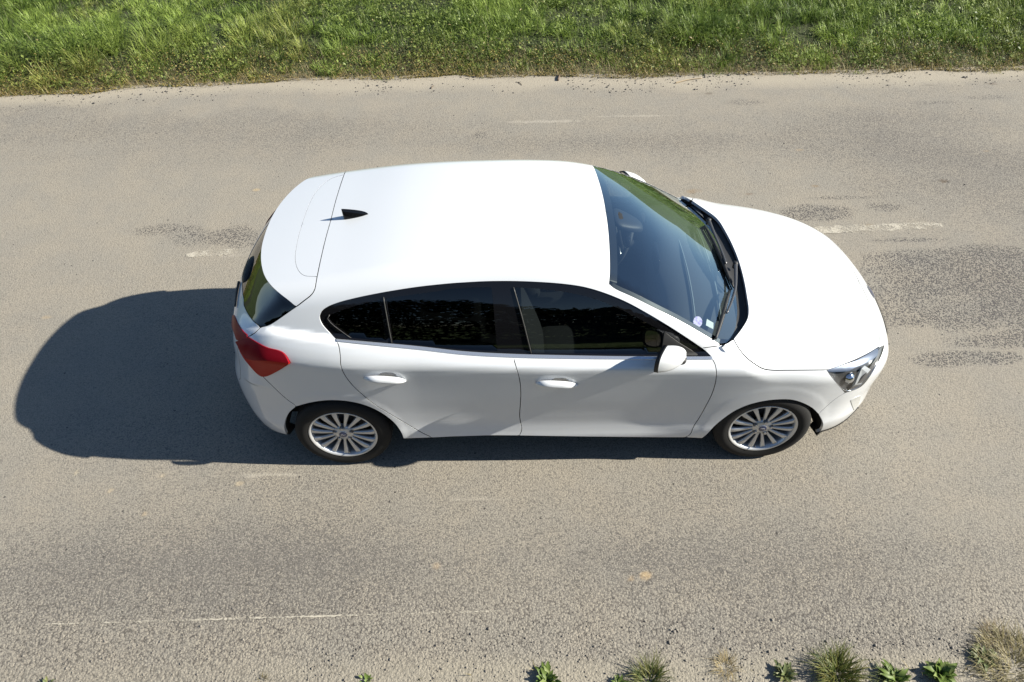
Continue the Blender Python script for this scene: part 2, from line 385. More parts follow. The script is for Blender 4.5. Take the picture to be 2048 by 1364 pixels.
HLF = curve(q('h', (905, 195), (958, 172), (950, 215), (920, 300), (870, 400), (800, 520), (700, 640), (600, 690), (515, 715)), f)
FBG = curve(q(5, (1450, 620), (1380, 665), (1310, 722), (1225, 800)), f)
ARCH_F = curve(q(5, (235, 1003), (270, 975), (330, 910), (400, 850), (500, 780), (620, 725), (760, 690), (880, 677), (1000, 680), (1100, 710), (1180, 755), (1225, 800)), f)
ARCH_FB = curve(q(5, (1225, 800), (1255, 850), (1266, 895), (1248, 940), (1215, 975)), f)
COWLF = curve(q(5, (500, 165), (440, 205), (385, 219)), f)
def xcast(y, z, front=True):
    y = np.asarray(y, float); O = np.stack([np.full(len(y), 2.6 if front else -2.6), y, np.full(len(y), z) if np.isscalar(z) else np.asarray(z)], -1)
    D = np.repeat(np.array([[-1., 0, 0]]) if front else np.array([[1., 0, 0]]), len(y), 0)
    return root(f, O, D, 0, 1.2, 120)
# ---- panels
RP = .0016
cl = centre(f, np.linspace(to_uv(RG[:1])[0, 0], to_uv(WST[:1])[0, 0], 40))
panel('body_shell', [(WST, .001), (WSS, .001), (APIL,), (WO1, 0.), (DR,), (SILL_R, 0.), (ARCH_R, 0.), (RBG,), (TLR, 0.), (TLT, 0.), (TGG,), (RGS, .002), (RGB[::-1],), (RG[::-1],), (cl, 0., 0)], f, PM, car, mirror='join')
fd = [(BLO[np.argmin(np.abs(BLO[:, 0]-DM[0, 0])):], 0.), (DF,), (SILL_D2[::-1], 0.), (DM[::-1],)]
rd = [(BLO[:np.argmin(np.abs(BLO[:, 0]-DM[0, 0]))+1], 0.), (DM,), (SILL_D1[::-1], 0.), (DR[::-1],)]
def oval(cx, cy, rx, ry, n=28, p=2.6):
    a = np.linspace(0, 2*math.pi, n, endpoint=False); c, s = np.cos(a), np.sin(a)
    return np.stack([cx+rx*np.sign(c)*np.abs(c)**(2/p), cy+ry*np.sign(s)*np.abs(s)**(2/p)], -1)
CUPF = cast(oval(1120, 766, 18.5, 10.5), f); CUPR = cast(oval(774.5, 755, 19, 10.5), f)
fds = panel('front_door', fd, f, PM, car, holes=[CUPF])
rds = panel('rear_door', rd, f, PM, car, holes=[CUPR])
def dish(H):
    U = to_uv(H); c = U.mean(0)
    def fn_(uv, P):
        d = bdist(uv, U); return -.002-.022*np.minimum(1, d/.02)**.6
    return fn_
for H, ds in ((CUPF, fds), (CUPR, rds)):
    a, b = panel('handle_cup', [(np.vstack([H, H[:1]]), 0.)], f, PAINT, None, h=.006, rim=0, offfn=dish(H)); a.parent, b.parent = ds
panel('front_fender', [(WOF, 0.), (DF,), (SILL_F, 0.), (ARCH_F, 0.), (FBG[::-1], .0014), (HLR, .001), (HS[::-1],), (COWLF, 0.), (APIL,)], f, PM, car)
hc = centre(fL, np.linspace(to_uv(HF[:1])[0, 0], to_uv(HR[:1])[0, 0], 30))
panel('hood', [(HR, 0.), (HS,), (HLT, .001), (HF[::-1],), (hc, 0., 0)], fL, PM, car, mirror='join')
# front bumper: down to the lip, the centre line runs over the pole of the chart
UP = X1+KU*math.pi/2
by = np.r_[np.linspace(-.80, -.05, 24), 0.]
fb = xcast(by, .205); fb_bot = np.vstack([ARCH_FB[-1:], fb])
def uvfix_front(P):
    u = to_uv(P); s = (np.abs(P[:, 1]) < 1e-6) & (P[:, 2] < CZ); u[s, 1] = KV*math.pi; return u
zz = np.linspace(.205, CZ-.02, 12); c1 = xcast(np.zeros(12), zz); zt = np.linspace(CZ+.02, HF[0, 2], 10); c2 = xcast(np.zeros(10), zt)
def bumper_uv(P):
    u = uvfix_front(P); return u
PT = xcast([0.], CZ)[0]
panel('front_bumper', [(HF,), (HLF, .001), (FBG, .0014), (ARCH_FB, 0.), (fb_bot, 0.), (np.vstack([c1, c2]), 0., 0)], f, PM, car, mirror='join', closed_uv=bumper_uv, h=.026)
# rear bumper and tailgate
ty = TLL[-1, 1]; TLIN = xcast([ty+.01, ty+.02, ty+.03], [TLL[-1, 2]-.08, .75, .66], False); TGB = np.vstack([TLIN[-1:], xcast(np.linspace(ty+.05, 0, 16), .625, False)])
bb = np.vstack([xcast(np.r_[0., np.linspace(-.05, -.74, 22)], .235, False), ARCH_RB[-1:]])
c3 = xcast(np.zeros(10), np.linspace(.625, CZ+.02, 10), False); c4 = xcast(np.zeros(10), np.linspace(CZ-.02, .235, 10), False)
panel('rear_bumper', [(RBG,), (TLL, .001), (TLIN, .002), (TGB, .002), (np.vstack([c3, c4]), 0., 0), (bb, 0.), (ARCH_RB[::-1], 0.)], f, PM, car, mirror='join', closed_uv=bumper_uv)
GLB = np.vstack([curve(q('t', (282, 780), (230, 735), (180, 668), (150, 605)), f), ])
gy = np.linspace(GLB[-1, 1]+.06, 0, 8); GLB = np.vstack([GLB, xcast(gy, np.linspace(GLB[-1, 2], 1.035, 8), False)])
TLJ = curve(q('t', (190, 855), (107, 892)), f)
c5 = xcast(np.zeros(12), np.linspace(.625, GLB[-1, 2], 12), False)
tg = panel('tailgate', [(TGG[::-1],), (TLJ, .001), (TLIN, .002), (TGB, .002), (c5, 0., 0), (GLB[::-1], .001)], f, PM, car, mirror='join')
# spoiler: top skin continuing the roof, with its own lip and underside
sc = centre(f_spoil, np.linspace(to_uv(TRAIL[:1])[0, 0], to_uv(CRE[:1])[0, 0], 12))
sp = panel('spoiler', [(RGB,), (TRAIL[::-1], 0.), (sc, 0., 0), (CRE, .0011)], f_spoil, PM, car, mirror='join', rim=.03, edge=.0006)
si = centre(f_spoil, np.linspace(to_uv(CRE[:1])[0, 0], to_uv(RG[:1])[0, 0], 8))
panel('spoiler_inset', [(CRE, .0011), (RG[::-1],), (si[::-1], 0., 0)], f_spoil, PM, sp, mirror='join', off=-.0004, rim=.012, edge=.0003)
# underside of the spoiler, running back to the glass
TU = resamp(TRAIL, .04); nU = grad(f_spoil, TU)
A_ = TU-nU*.03; B_ = TU*np.array([1, .93, 1])-nU*.05+np.array([.15, 0, -.01])
V = np.vstack([A_, B_]); n = len(A_); V = np.vstack([V, V*np.array([1, -1, 1])])
mesh_obj('spoiler_underside', V, [(i, i+1, n+i+1, n+i) for i in range(n-1)]+[(2*n+n+i, 2*n+n+i+1, 2*n+i+1, 2*n+i) for i in range(n-1)], PAINT, sp)

# ------------------------------------------------------------------ small mesh builders
def tube(path, rad, n=8, cap=True, flat=1., up=(0, 0, 1)):
    """tube along a path; rad scalar or per point; flat squeezes the section along `up`"""
    P = np.asarray(path, float); m = len(P); rad = np.broadcast_to(rad, m)
    T = np.gradient(P, axis=0); T /= np.linalg.norm(T, axis=1)[:, None]+1e-12
    U0 = np.broadcast_to(np.asarray(up, float), P.shape); S = np.cross(T, U0); S /= np.linalg.norm(S, axis=1)[:, None]+1e-9; U = np.cross(S, T)
    a = np.linspace(0, 2*math.pi, n, endpoint=False)
    V = (P[:, None]+rad[:, None, None]*(np.cos(a)[None, :, None]*S[:, None]+flat*np.sin(a)[None, :, None]*U[:, None])).reshape(-1, 3)
    F = [(i*n+j, i*n+(j+1) % n, (i+1)*n+(j+1) % n, (i+1)*n+j) for i in range(m-1) for j in range(n)]
    if cap: F += [tuple(range(n))[::-1], tuple((m-1)*n+j for j in range(n))]
    return V, F
def lathe(prof, n=48, axis_y=True):
    """profile of (radius, y) turned about the y axis"""
    a = np.linspace(0, 2*math.pi, n, endpoint=False); pr = np.asarray(prof, float); m = len(pr)
    V = np.stack([pr[:, None, 0]*np.cos(a), np.broadcast_to(pr[:, None, 1], (m, n)), pr[:, None, 0]*np.sin(a)], -1).reshape(-1, 3)
    F = [(i*n+j, (i+1)*n+j, (i+1)*n+(j+1) % n, i*n+(j+1) % n) for i in range(m-1) for j in range(n)]
    return V, F
def box(c, s, bev=.0):
    c, s = np.asarray(c, float), np.asarray(s, float)/2
    V = [c+s*np.array((x, y, z)) for x in (-1, 1) for y in (-1, 1) for z in (-1, 1)]
    return np.array(V), [(0, 1, 3, 2), (4, 6, 7, 5), (0, 4, 5, 1), (2, 3, 7, 6), (0, 2, 6, 4), (1, 5, 7, 3)]
def sbox(c, s, p=5, nu=14, nv=20, taper=None):
    """rounded (superellipsoid) box"""
    c, s = np.asarray(c, float), np.asarray(s, float)/2
    th = np.linspace(-math.pi/2, math.pi/2, nu); ph = np.linspace(0, 2*math.pi, nv, endpoint=False); e = 2/p
    g = lambda w: np.sign(w)*np.abs(w)**e
    V = np.stack([np.outer(g(np.cos(th)), g(np.cos(ph))), np.outer(g(np.cos(th)), g(np.sin(ph))), np.outer(g(np.sin(th)), np.ones(nv))], -1).reshape(-1, 3)
    if taper is not None: V = taper(V)
    V = V*s+c
    F = [(i*nv+j, i*nv+(j+1) % nv, (i+1)*nv+(j+1) % nv, (i+1)*nv+j) for i in range(nu-1) for j in range(nv)]
    return V, F
def joinm(*parts):
    V, F, n = [], [], 0
    for v, f_ in parts:
        V += [tuple(x) for x in v]; F += [tuple(i+n for i in t) for t in f_]; n += len(v)
    return V, F
MY = np.array([1, -1, 1.])
def pair(name, V, F, m, parent, smooth=True):
    V = np.asarray(V, float)
    return mesh_obj(name, V, F, m, parent, smooth=smooth), mesh_obj(name, V*MY, [t[::-1] for t in F], m, parent, smooth=smooth)

# ------------------------------------------------------------------ windows
G_Q = q(1, (1285, 1199), (1100, 1244), (960, 1290), (885, 1322))+q(2, (862, 135), (885, 178), (945, 228), (1045, 304), (1200, 320), (1330, 333))
G_R = q(1, (1330, 1189), (1500, 1162), (1750, 1130))+q(3, (0, 133), (150, 124), (300, 120), (312, 250), (325, 420), (340, 584), (150, 576))+q(2, (1900, 395), (1600, 366), (1385, 345))
G_F = q(3, (458, 122), (600, 128), (800, 150), (950, 180), (1080, 218), (1250, 292), (1400, 372), (1540, 450), (1528, 530), (1515, 609), (1200, 606), (900, 601), (590, 596), (525, 370))
def poly(px, step=6.):
    P = np.asarray(px, float); return resamp(np.vstack([P, P[:1]]), step)[:-1]
HQ, HRr, HFr = [cast(poly(g), f) for g in (G_Q, G_R, G_F)]
WOFr = WOF
panel('window_trim', [(WO1[::-1], -.001), (np.vstack([WOF]), -.001), (BHI[::-1], 0.)], f, GLOSSB, car, off=-.005, rim=.012, holes=[HQ, HRr, HFr], h=.03)
for nm, H, m in (('quarter_glass', HQ, PRIVACY), ('rear_side_glass', HRr, PRIVACY), ('front_side_glass', HFr, SIDEGLASS)):
    panel(nm, [(np.vstack([H, H[:1]]), -.004)], f, m, car, off=-.010, rim=0, h=.04)
panel('chrome_strip', [(BHI, -.001), (DF[:1], 0.), (BLO[::-1], .002)], f, CHROME, car, off=.004, rim=.012, h=.03, edge=.003)
SAIL = q(3, (1540, 446), (1640, 520), (1790, 612), (1515, 612))
panel('mirror_sail', [(cast(np.vstack([poly(SAIL), poly(SAIL)[:1]]), f), 0.)], f, simple('sail_plastic', (.035, .034, .032), .5), car, off=.002, rim=.01, h=.03)
# thin bright lip on the glass dividers
for nm, px, r in (('pillar_strip', q(1, (1312, 1180))+q(2, (1315, 0), (1345, 170), (1378, 345)), .003), ('pillar_strip', q(3, (456, 124), (520, 350), (583, 597)), .0035), ('window_seal', q(2, (1050, 305), (945, 230), (885, 180), (860, 140))+q(1, (880, 1322)), .002)):
    V, F = tube(curve(px, f, 10), r, 6); pair(nm, V, F, simple(nm, (.045, .044, .041), .45), car)
uc = np.linspace(to_uv(WST[:1])[0, 0], to_uv(WSB[:1])[0, 0], 30)
wsg = panel('windshield', [(WST, .002), (WSS, .002), (WSB[::-1], -.003), (centre(fG, uc[::-1]), 0., 0)], fG, [WSGLASS, TRIM], car, off=-.003, rim=.006, mirror='join', h=.04)
# black ceramic border behind the edge of the windshield
def inset_loop(P, d): 
    u = to_uv(P); return u
WB = np.vstack([WST, WSS[1:]]); ub = to_uv(WB); cen_ = np.array([.72, .0])
tdir = np.gradient(ub, axis=0); nrm = np.stack([-tdir[:, 1], tdir[:, 0]], -1); nrm /= np.linalg.norm(nrm, axis=1)[:, None]+1e-9
nrm *= np.sign(np.sum((cen_-ub)*nrm, 1))[:, None]
wid = np.r_[np.linspace(.05, .045, len(WST)), np.full(len(WSS)-1, .022)]
A_, B_ = from_uv(ub, fG, -.006), from_uv(np.maximum(ub+nrm*wid[:, None], [-9, 0.]), fG, -.006)
n = len(A_); V = np.vstack([A_, B_, A_*MY, B_*MY]); F = [(i, i+1, n+i+1, n+i) for i in range(n-1)]; F += [tuple(k+2*n for k in t[::-1]) for t in F]
mesh_obj('windshield_border', V, F, simple('ceramic_border', (.012, .012, .013), .4), wsg)
# cowl between glass and hood, with its vents, and the wipers
A_ = resamp(WSB, .02); B_ = HR
A_ = A_[np.argsort(-A_[:, 1])]; B_ = resamp(HR, .02)
m_ = 30; A2 = np.stack([np.interp(np.linspace(0, 1, m_), np.linspace(0, 1, len(A_)), A_[:, k]) for k in range(3)], -1); B2 = np.stack([np.interp(np.linspace(0, 1, m_), np.linspace(0, 1, len(B_)), B_[:, k]) for k in range(3)], -1)
rows = []
for t, dz in ((0, -.012), (.15, -.016), (.5, -.03), (.85, -.028), (1.02, -.03)):
    R_ = A2*(1-t)+B2*t; R_[:, 2] += dz-.02*np.linspace(0, 1, m_)**6; R_[:, 1] += .02*np.linspace(0, 1, m_)**6; rows.append(R_)
V = np.vstack(rows); F = [(r*m_+i, r*m_+i+1, (r+1)*m_+i+1, (r+1)*m_+i) for r in range(4) for i in range(m_-1)]; nV = len(V)
V = np.vstack([V, V*MY]); F += [tuple(k+nV for k in t[::-1]) for t in F]
cowl = mesh_obj('cowl', V, F, BLACK, car)
ZM['w'] = (1360, 400, .2198)
def wiper(blade, arm):
    b = curve(q('w', *blade), fG, 6, .016); br = curve(q('w', *blade), fG, 6, .006)
    o = mesh_obj('wiper', *tube(b, np.interp(np.linspace(0, 1, len(b)), [0, .1, .5, .9, 1], [.006, .010, .013, .010, .006]), 8), BLACK, car)
    mesh_obj('wiper_rubber', *tube(br, .005, 6), RUBBER, o)
    a = cast(spl(q('w', *arm), 6), f, .035)
    mesh_obj('wiper_arm', *tube(a, np.linspace(.012, .006, len(a)), 8, flat=.6), simple('wiper_arm_metal', (.10, .10, .105), .35, metal=.6), o)
    mesh_obj('wiper_pivot', *tube(np.array([a[0]-[0, 0, .035], a[0]+[0, 0, .008]]), .016, 12, up=(1, 0, 0)), BLACK, o)
wiper([(325, 1265), (385, 1070), (430, 900), (458, 815)], [(505, 575), (507, 690), (503, 800), (470, 920), (425, 1030)])
wiper([(490, 800), (440, 690), (380, 540), (300, 370), (225, 235)], [(262, 180), (310, 300), (365, 430), (400, 520), (420, 580)])
# rear window
us = np.linspace(0, 1, 14)
top = xcast(np.linspace(0, -.50, 10), 1.275, False); side0 = RGS[::-1]
RG_ = [(top, 0.), (side0, .002), (GLB, .003), (xcast(np.zeros(12), np.linspace(GLB[-1, 2], 1.275, 12), False), 0., 0)]
rw = panel('rear_window', RG_, f, PRIVACY, car, off=-.002, rim=.006, mirror='join', h=.04)
ww = xcast(np.linspace(-.2, -.44, 14), np.linspace(1.05, 1.055, 14), False)+np.array([-.012, 0, 0])
mesh_obj('rear_wiper', *tube(ww, np.linspace(.009, .006, 14), 8), BLACK, rw)
mesh_obj('rear_wiper_hub', *sbox(xcast([-.12], 1.085, False)[0]+[.010, 0, 0], (.06, .26, .08), 2.6, taper=lambda V: np.stack([V[:, 0]+.35*V[:, 1]**2-.5*V[:, 2]*-1, V[:, 1], V[:, 2]], -1)), BLACK, rw)

# ------------------------------------------------------------------ lamps
def ridge(px):
    R_ = to_uv(curve(px, f))
    def fn_(uv, P):
        d = np.min(np.linalg.norm(uv[:, None]-R_[None], axis=2), axis=1); return .004+.016*np.exp(-(d/.055)**1.3)
    return fn_
RDG = q('t', (105, 900), (190, 1022), (350, 1042), (450, 1052), (528, 1065))
rg_ = ridge(RDG); RDc = curve(RDG, f)
tlu = panel('tail_lamp', [(curve(q('t', (105, 890), (190, 857)), f), .001), (TLT[::-1], .001), (RDc[::-1], 0.)], f, REDUP, car, offfn=rg_, rim=.02, h=.012)
tll = panel('tail_lamp_lower_lens', [(RDc, 0.), (TLR[::-1], .001), (TLL, .001)], f, REDLO, None, offfn=rg_, rim=.02, h=.012)
for a, b in zip(tlu, tll): b.parent = a
TIN = curve(q('t', (52, 700), (75, 680), (105, 740), (150, 808), (186, 852), (104, 886), (80, 830), (56, 750), (52, 700)), f, 4)
panel('tailgate_lamp', [(TIN, .001)], f, REDUP, car, off=.007, rim=.012, h=.015)
LENSW = simple('lens_white', (.42, .44, .46), .3, coat=.5)
# headlamp: dark bowl, bright brow, projector with reflector, clear cover
HL = np.vstack([HLT, HLF[1:], HLR])
bowl_u = to_uv(HL)
def bowl(uv, P): return -.003-.020*np.clip(bdist(uv, bowl_u)/.03, 0, 1)
hb = panel('headlamp', [(HL, .001)], f, LAMPDARK, car, offfn=bowl, rim=0, h=.013)
hcov = panel('lamp_cover', [(HL, .001)], f, LAMPCLEAR, None, off=.001, rim=.004, h=.02)
brow = q('h', (310, 462), (500, 405), (650, 352), (780, 280), (895, 205), (905, 225), (895, 295), (820, 350), (720, 400), (640, 430), (560, 475), (430, 480), (330, 480))
hbr = panel('lamp_brow', [(cast(np.vstack([poly(brow), poly(brow)[:1]]), f), 0.)], f, BROW, None, off=-.005, rim=.012, h=.02)
bez = q('h', (950, 182), (946, 220), (916, 300), (866, 398), (796, 518), (698, 634), (640, 668), (560, 690), (600, 655), (690, 590), (780, 470), (850, 365), (888, 300), (905, 230))
hbz = panel('lamp_bezel', [(cast(np.vstack([poly(bez), poly(bez)[:1]]), f), 0.)], f, simple('bezel_grey', (.10, .10, .105), .35, metal=.3), None, off=-.006, rim=.012, h=.02)
for pr_, sg in ((0, 1), (1, -1)):
    hbz[pr_].parent = hb[pr_]
    hcov[pr_].parent = hb[pr_]; hbr[pr_].parent = hb[pr_]
    c = cast(q('h', (590, 545)), f, -.014)[0]; d = np.array([.80, -.45, .15]); d /= np.linalg.norm(d)
    M_ = np.array([1, sg, 1])
    prof = [(.0005, -.016), (.014, -.014), (.025, -.008), (.031, 0), (.035, .004), (.035, .03)]
    V, F = lathe(prof, 24); Q_ = np.array(Vector(-d).to_track_quat('Y', 'Z').to_matrix())
    W_ = (V@Q_.T+c)*M_
    mesh_obj('projector_lens', W_, F if sg > 0 else [t[::-1] for t in F], LAMPCHROME, hb[pr_])
    rp = cast(q('h', (625, 620), (700, 440), (735, 405), (805, 450), (770, 490), (700, 610)), f, -.004)
    rp2 = rp-np.array([.015, 0, .03]); V = np.vstack([rp, rp2])*M_; n = 6
    mesh_obj('lamp_reflector', V, [tuple(range(n))]+[(i, (i+1) % n, n+(i+1) % n, n+i) for i in range(n)], LENSW, hb[pr_], smooth=False)
    st = cast(spl(q('h', (330, 510), (420, 610), (520, 690), (620, 670), (690, 625), (800, 500), (890, 350)), 3), f, -.005)
    mesh_obj('lamp_strip', *tube(st*M_, .004, 6), LAMPCHROME, hb[pr_])
# fog lamp, bumper vent slit, front lip
fg = q('h', (575, 800), (630, 765), (685, 742), (680, 790), (655, 860), (612, 912), (590, 850))
panel('fog_lamp', [(cast(np.vstack([poly(fg, 3), poly(fg, 3)[:1]]), f), 0.)], f, simple('fog_lens', (.55, .56, .55), .15, coat=.8), car, off=.003, rim=.006, h=.012)
sl_ = q('h', (495, 1078), (560, 1015), (615, 940), (660, 870), (668, 880), (630, 955), (570, 1030), (510, 1080))
panel('bumper_vent', [(cast(np.vstack([poly(sl_, 3), poly(sl_, 3)[:1]]), f), 0.)], f, BLACK, car, off=.003, rim=.006, h=.012)
def ribbon(P, h_, inn, name, m, o1=.001, o2=.001, two=False):
    P = resamp(P, .04); n = len(P); N_ = grad(f, P); N_[:, 2] = 0; N_ /= np.linalg.norm(N_, axis=1)[:, None]
    A_ = P+N_*o1+[0, 0, .004]; B_ = P+N_*o2-[0, 0, h_]; C_ = P-N_*inn-[0, 0, h_+.005]
    V = np.vstack([A_, B_, C_]); F = [(r*n+i, (r+1)*n+i, (r+1)*n+i+1, r*n+i+1) for r in range(2) for i in range(n-1)]; k = len(V)
    if two: return pair(name, V, F, m, car)
    V = np.vstack([V, V*MY]); F += [tuple(j+k for j in t[::-1]) for t in F]
    return mesh_obj(name, V, F, m, car)
ribbon(np.vstack([ARCH_FB[-1:], fb]), .016, .10, 'front_lip', BLACK)
ribbon(bb[::-1], .035, .12, 'rear_diffuser', BLACK, -.003, -.03)
SL = np.vstack([SILL_R[::-1], SILL_D1, SILL_D2, SILL_F])
ribbon(SL, .05, .12, 'side_sill', BLACK, -.004, -.05, True)
# grille, number plate recess and nose emblem on the front
def patch(name, ys, zs, m, off, par=car, front=True):
    Y_, Z_ = np.meshgrid(ys, zs); P = xcast(Y_.ravel(), Z_.ravel(), front); P = P+np.array([off if front else -off, 0, 0])
    n = len(ys); F = [(r*n+i, r*n+i+1, (r+1)*n+i+1, (r+1)*n+i) for r in range(len(zs)-1) for i in range(n-1)]
    return mesh_obj(name, P, F, m, par)
gr = patch('grille', np.linspace(-.34, .34, 25), np.linspace(.47, .655, 8), BLACK, .006)
for k in range(5): patch('grille_slat', np.linspace(-.33+.02*k, .33-.02*k, 21), np.linspace(.63-.035*k, .64-.035*k, 2), CHROME, .016, gr)
patch('lower_grille', np.linspace(-.28, .28, 21), np.linspace(.25, .36, 4), BLACK, .006)
BLUE = simple('badge_blue', (.012, .03, .11), .15, coat=1)
a = np.linspace(0, 2*math.pi, 24, endpoint=False)
def badge(r1, r2, m, off):
    P = xcast(.0+r1*np.cos(a), .715+r2*np.sin(a))+[off, 0, 0]; C_ = P.mean(0)+[.004, 0, .002]
    return mesh_obj('emblem', np.vstack([P, [C_]]), [(i, (i+1) % 24, 24) for i in range(24)], m, car)
badge(.066, .027, CHROME, .004); badge(.058, .021, BLUE, .008)

# ------------------------------------------------------------------ mirrors, handles, antenna, filler cap
def mirror_shell():
    m, n = 14, 28; a = np.linspace(0, 2*math.pi, n, endpoint=False); V = []
    for s in np.linspace(0, 1, m):
        k = math.sqrt(max(0, 1-s**2.3)); c, sn = np.cos(a), np.sin(a)
        yy = np.sign(c)*np.abs(c)**.75*.077*k; zz = np.sign(sn)*np.abs(sn)**.75*.066*k*(1-.16*np.sign(c)*np.abs(c))
        yy = yy-.922+s*.018; zz = zz+1.030-.012*s
        xx = .655+(yy+.85)*.52+s*(.125)
        V.append(np.stack([xx, yy, zz], -1))
    V = np.vstack(V); F = [(i*n+j, (i+1)*n+j, (i+1)*n+(j+1) % n, i*n+(j+1) % n) for i in range(m-1) for j in range(n)]
    return V, F, n
V, F, n = mirror_shell()
mp = pair('door_mirror', V, F, PAINT, car)
ring = V[:n]; c = ring.mean(0); bk = np.array([-.024, .004, 0])
R1, R2, R3 = ring+(ring-c)*.01, ring+(ring-c)*.0+bk, c+(ring-c)*.86+bk*.6
VV = np.vstack([R1, R2, R3]); FF = [(k*n+j, k*n+(j+1) % n, (k+1)*n+(j+1) % n, (k+1)*n+j) for k in range(2) for j in range(n)]
rg2 = pair('mirror_rim', VV, FF, BLACK, car); gl2 = pair('mirror_glass', R3, [tuple(range(n))], simple('mirror_silver', (.8, .82, .84), .02, metal=1), car, smooth=False)
ar = pair('mirror_arm', *sbox((.72, -.845, .965), (.10, .12, .05), 3), BLACK, car)
for a_ in (rg2, gl2, ar):
    for k in (0, 1): a_[k].parent = mp[k]
def handle(p0, p1, door):
    L_ = spl([p0, ((p0[0]+p1[0])/2, (p0[1]+p1[1])/2+.4), p1], 3.); n = len(L_); t = np.linspace(-1, 1, n)
    off = .027-.023*np.abs(t)**4; P = np.vstack([cast(L_[i:i+1], f, float(off[i])) for i in range(n)])
    r = .0235*np.sqrt(np.clip(1-np.abs(t)**2.6, .04, 1))
    V, F = tube(P, r, 12, flat=.62, up=(0, -.8, .6)); hs = pair('door_handle', V, F, PAINT, None)
    for k in (0, 1): hs[k].parent = door[k]
handle((727, 757), (812, 762), rds); handle((1071, 766.5), (1156, 771), fds)
# shark fin
fx = np.linspace(0, 1, 16); V = []
base = cast([(690, 431.5), (738, 423.5)], f); L0 = base[0].copy(); L1 = base[1].copy(); L0[1] = L1[1] = 0
L0[2] = centre(f, [L0[0]])[0, 2]; L1[2] = centre(f, [L1[0]])[0, 2]
V = []; nn = 10
for s in fx:
    b = L0+(L1-L0)*s; hgt = .068*(1-s)**.55+.003 if s > .0 else .070; wd = .022*(1-s**3)*(1 if s > .02 else .9)+.002
    for j in range(nn+1):
        an = math.pi*j/nn; V.append((b[0]-.010*math.sin(an)*(1-s), wd*math.cos(an)*(1-.55*math.sin(an)), b[2]-.004+hgt*math.sin(an)**.8))
m = nn+1; F = [(i*m+j, (i+1)*m+j, (i+1)*m+j+1, i*m+j+1) for i in range(15) for j in range(nn)]+[tuple(range(m))]
mesh_obj('antenna_fin', V, F, GLOSSB, car)

# ------------------------------------------------------------------ wheels
tp = [(.205, .03), (.212, .008), (.222, .003), (.245, -.004), (.268, -.004), (.288, .004), (.301, .014), (.3085, .028)]
for gy_ in (.055, .085, .115, .145): tp += [(.3105, gy_-.006), (.3045, gy_-.004), (.3045, gy_+.004), (.3105, gy_+.006)]
tp += [(.3085, .175), (.300, .19), (.27, .205), (.235, .203), (.205, .18)]
TY = lathe(tp, 72)
RM = lathe([(.1985, .16), (.192, .12), (.190, .07), (.196, .03), (.2035, .012), (.2115, .003), (.2165, .0015), (.2215, .004), (.2225, .010), (.214, .022)], 72)
def spoke_mesh():
    rs = np.linspace(.034, .204, 9); V = []
    for r in rs:
        t = (r-.034)/.17; w_ = .0088+.0035*t+.0100*t**2.6; y = .022-.016*math.sin(t*1.9)*.9+(.004 if t > .97 else 0)+.002
        V += [(-w_, y+.010+.012*t, r), (-w_*.62, y+.0005, r), (-w_*.2, y+.0025, r), (w_*.2, y+.0025, r), (w_*.62, y+.0005, r), (w_, y+.010+.012*t, r), (0, y+.03, r)]
    F = [(i*7+j, i*7+(j+1) % 7, (i+1)*7+(j+1) % 7, (i+1)*7+j) for i in range(8) for j in range(7)]
    return V, F
def disc(r, y, n=32): 
    a = np.linspace(0, 2*math.pi, n, endpoint=False); return [(r*math.cos(t), y, r*math.sin(t)) for t in a]
def make_wheel(name='wheel'):
    wh = empty(name, parent=car)
    mesh_obj('tyre', *TY, RUBBER, wh); mesh_obj('rim', *RM, ALLOY, wh)
    s0 = None
    for k in range(15):
        if s0 is None: s = s0 = mesh_obj('spoke', *spoke_mesh(), ALLOY, wh)
        else: s = link_copy(s0, wh)
        s.rotation_euler = (0, 2*math.pi*(k+.5)/15+.05, 0)
    mesh_obj('hub', *lathe([(.0005, .010), (.028, .010), (.040, .014), (.062, .020), (.066, .028), (.066, .05)], 32), ALLOY, wh)
    mesh_obj('hub_cap', *lathe([(.0005, .006), (.018, .0062), (.0265, .0075), (.0285, .012)], 28), BLUE, wh)
    mesh_obj('cap_ring', *lathe([(.0265, .0072), (.029, .0068), (.031, .012)], 28), ALLOY, wh)
    mesh_obj('cap_script', *joinm(*[sbox(((k-1.5)*.0075, .0055, .0012*math.sin(k*2.1)), (.0062, .002, .0065), 2.4, 6, 8) for k in range(4)]), SILVER, wh)
    l0 = None
    for k in range(5):
        an = 2*math.pi*(k+.25)/5
        V, F = joinm(lathe([(.0005, -.002), (.0095, -.002), (.0105, .010)], 6), )
        if l0 is None:
            l = l0 = mesh_obj('lug_nut', V, F, SILVER, wh, smooth=False); p0 = mesh_obj('lug_seat', *lathe([(.0105, .012), (.0155, .011), (.0158, .020)], 16), LAMPDARK, wh); p = p0
        else: l = link_copy(l0, wh); p = link_copy(p0, wh)
        for o_ in (l, p): o_.location = (.054*math.cos(an), .006, .054*math.sin(an))
    mesh_obj('brake_disc', *lathe([(.05, .085), (.138, .085), (.139, .10), (.05, .10)], 40), DARKM, wh)
    mesh_obj('brake_caliper', *sbox((.10, .10, .06), (.09, .06, .13), 4), DARKM, wh)
    mesh_obj('wheel_back', *lathe([(.0005, .17), (.20, .17)], 32), WELL, wh)
    mesh_obj('valve', *tube([(0.012, .02, -.182), (.012, -.004, -.176)], .004, 6, up=(1, 0, 0)), BLACK, wh)
    return wh
wheels = []
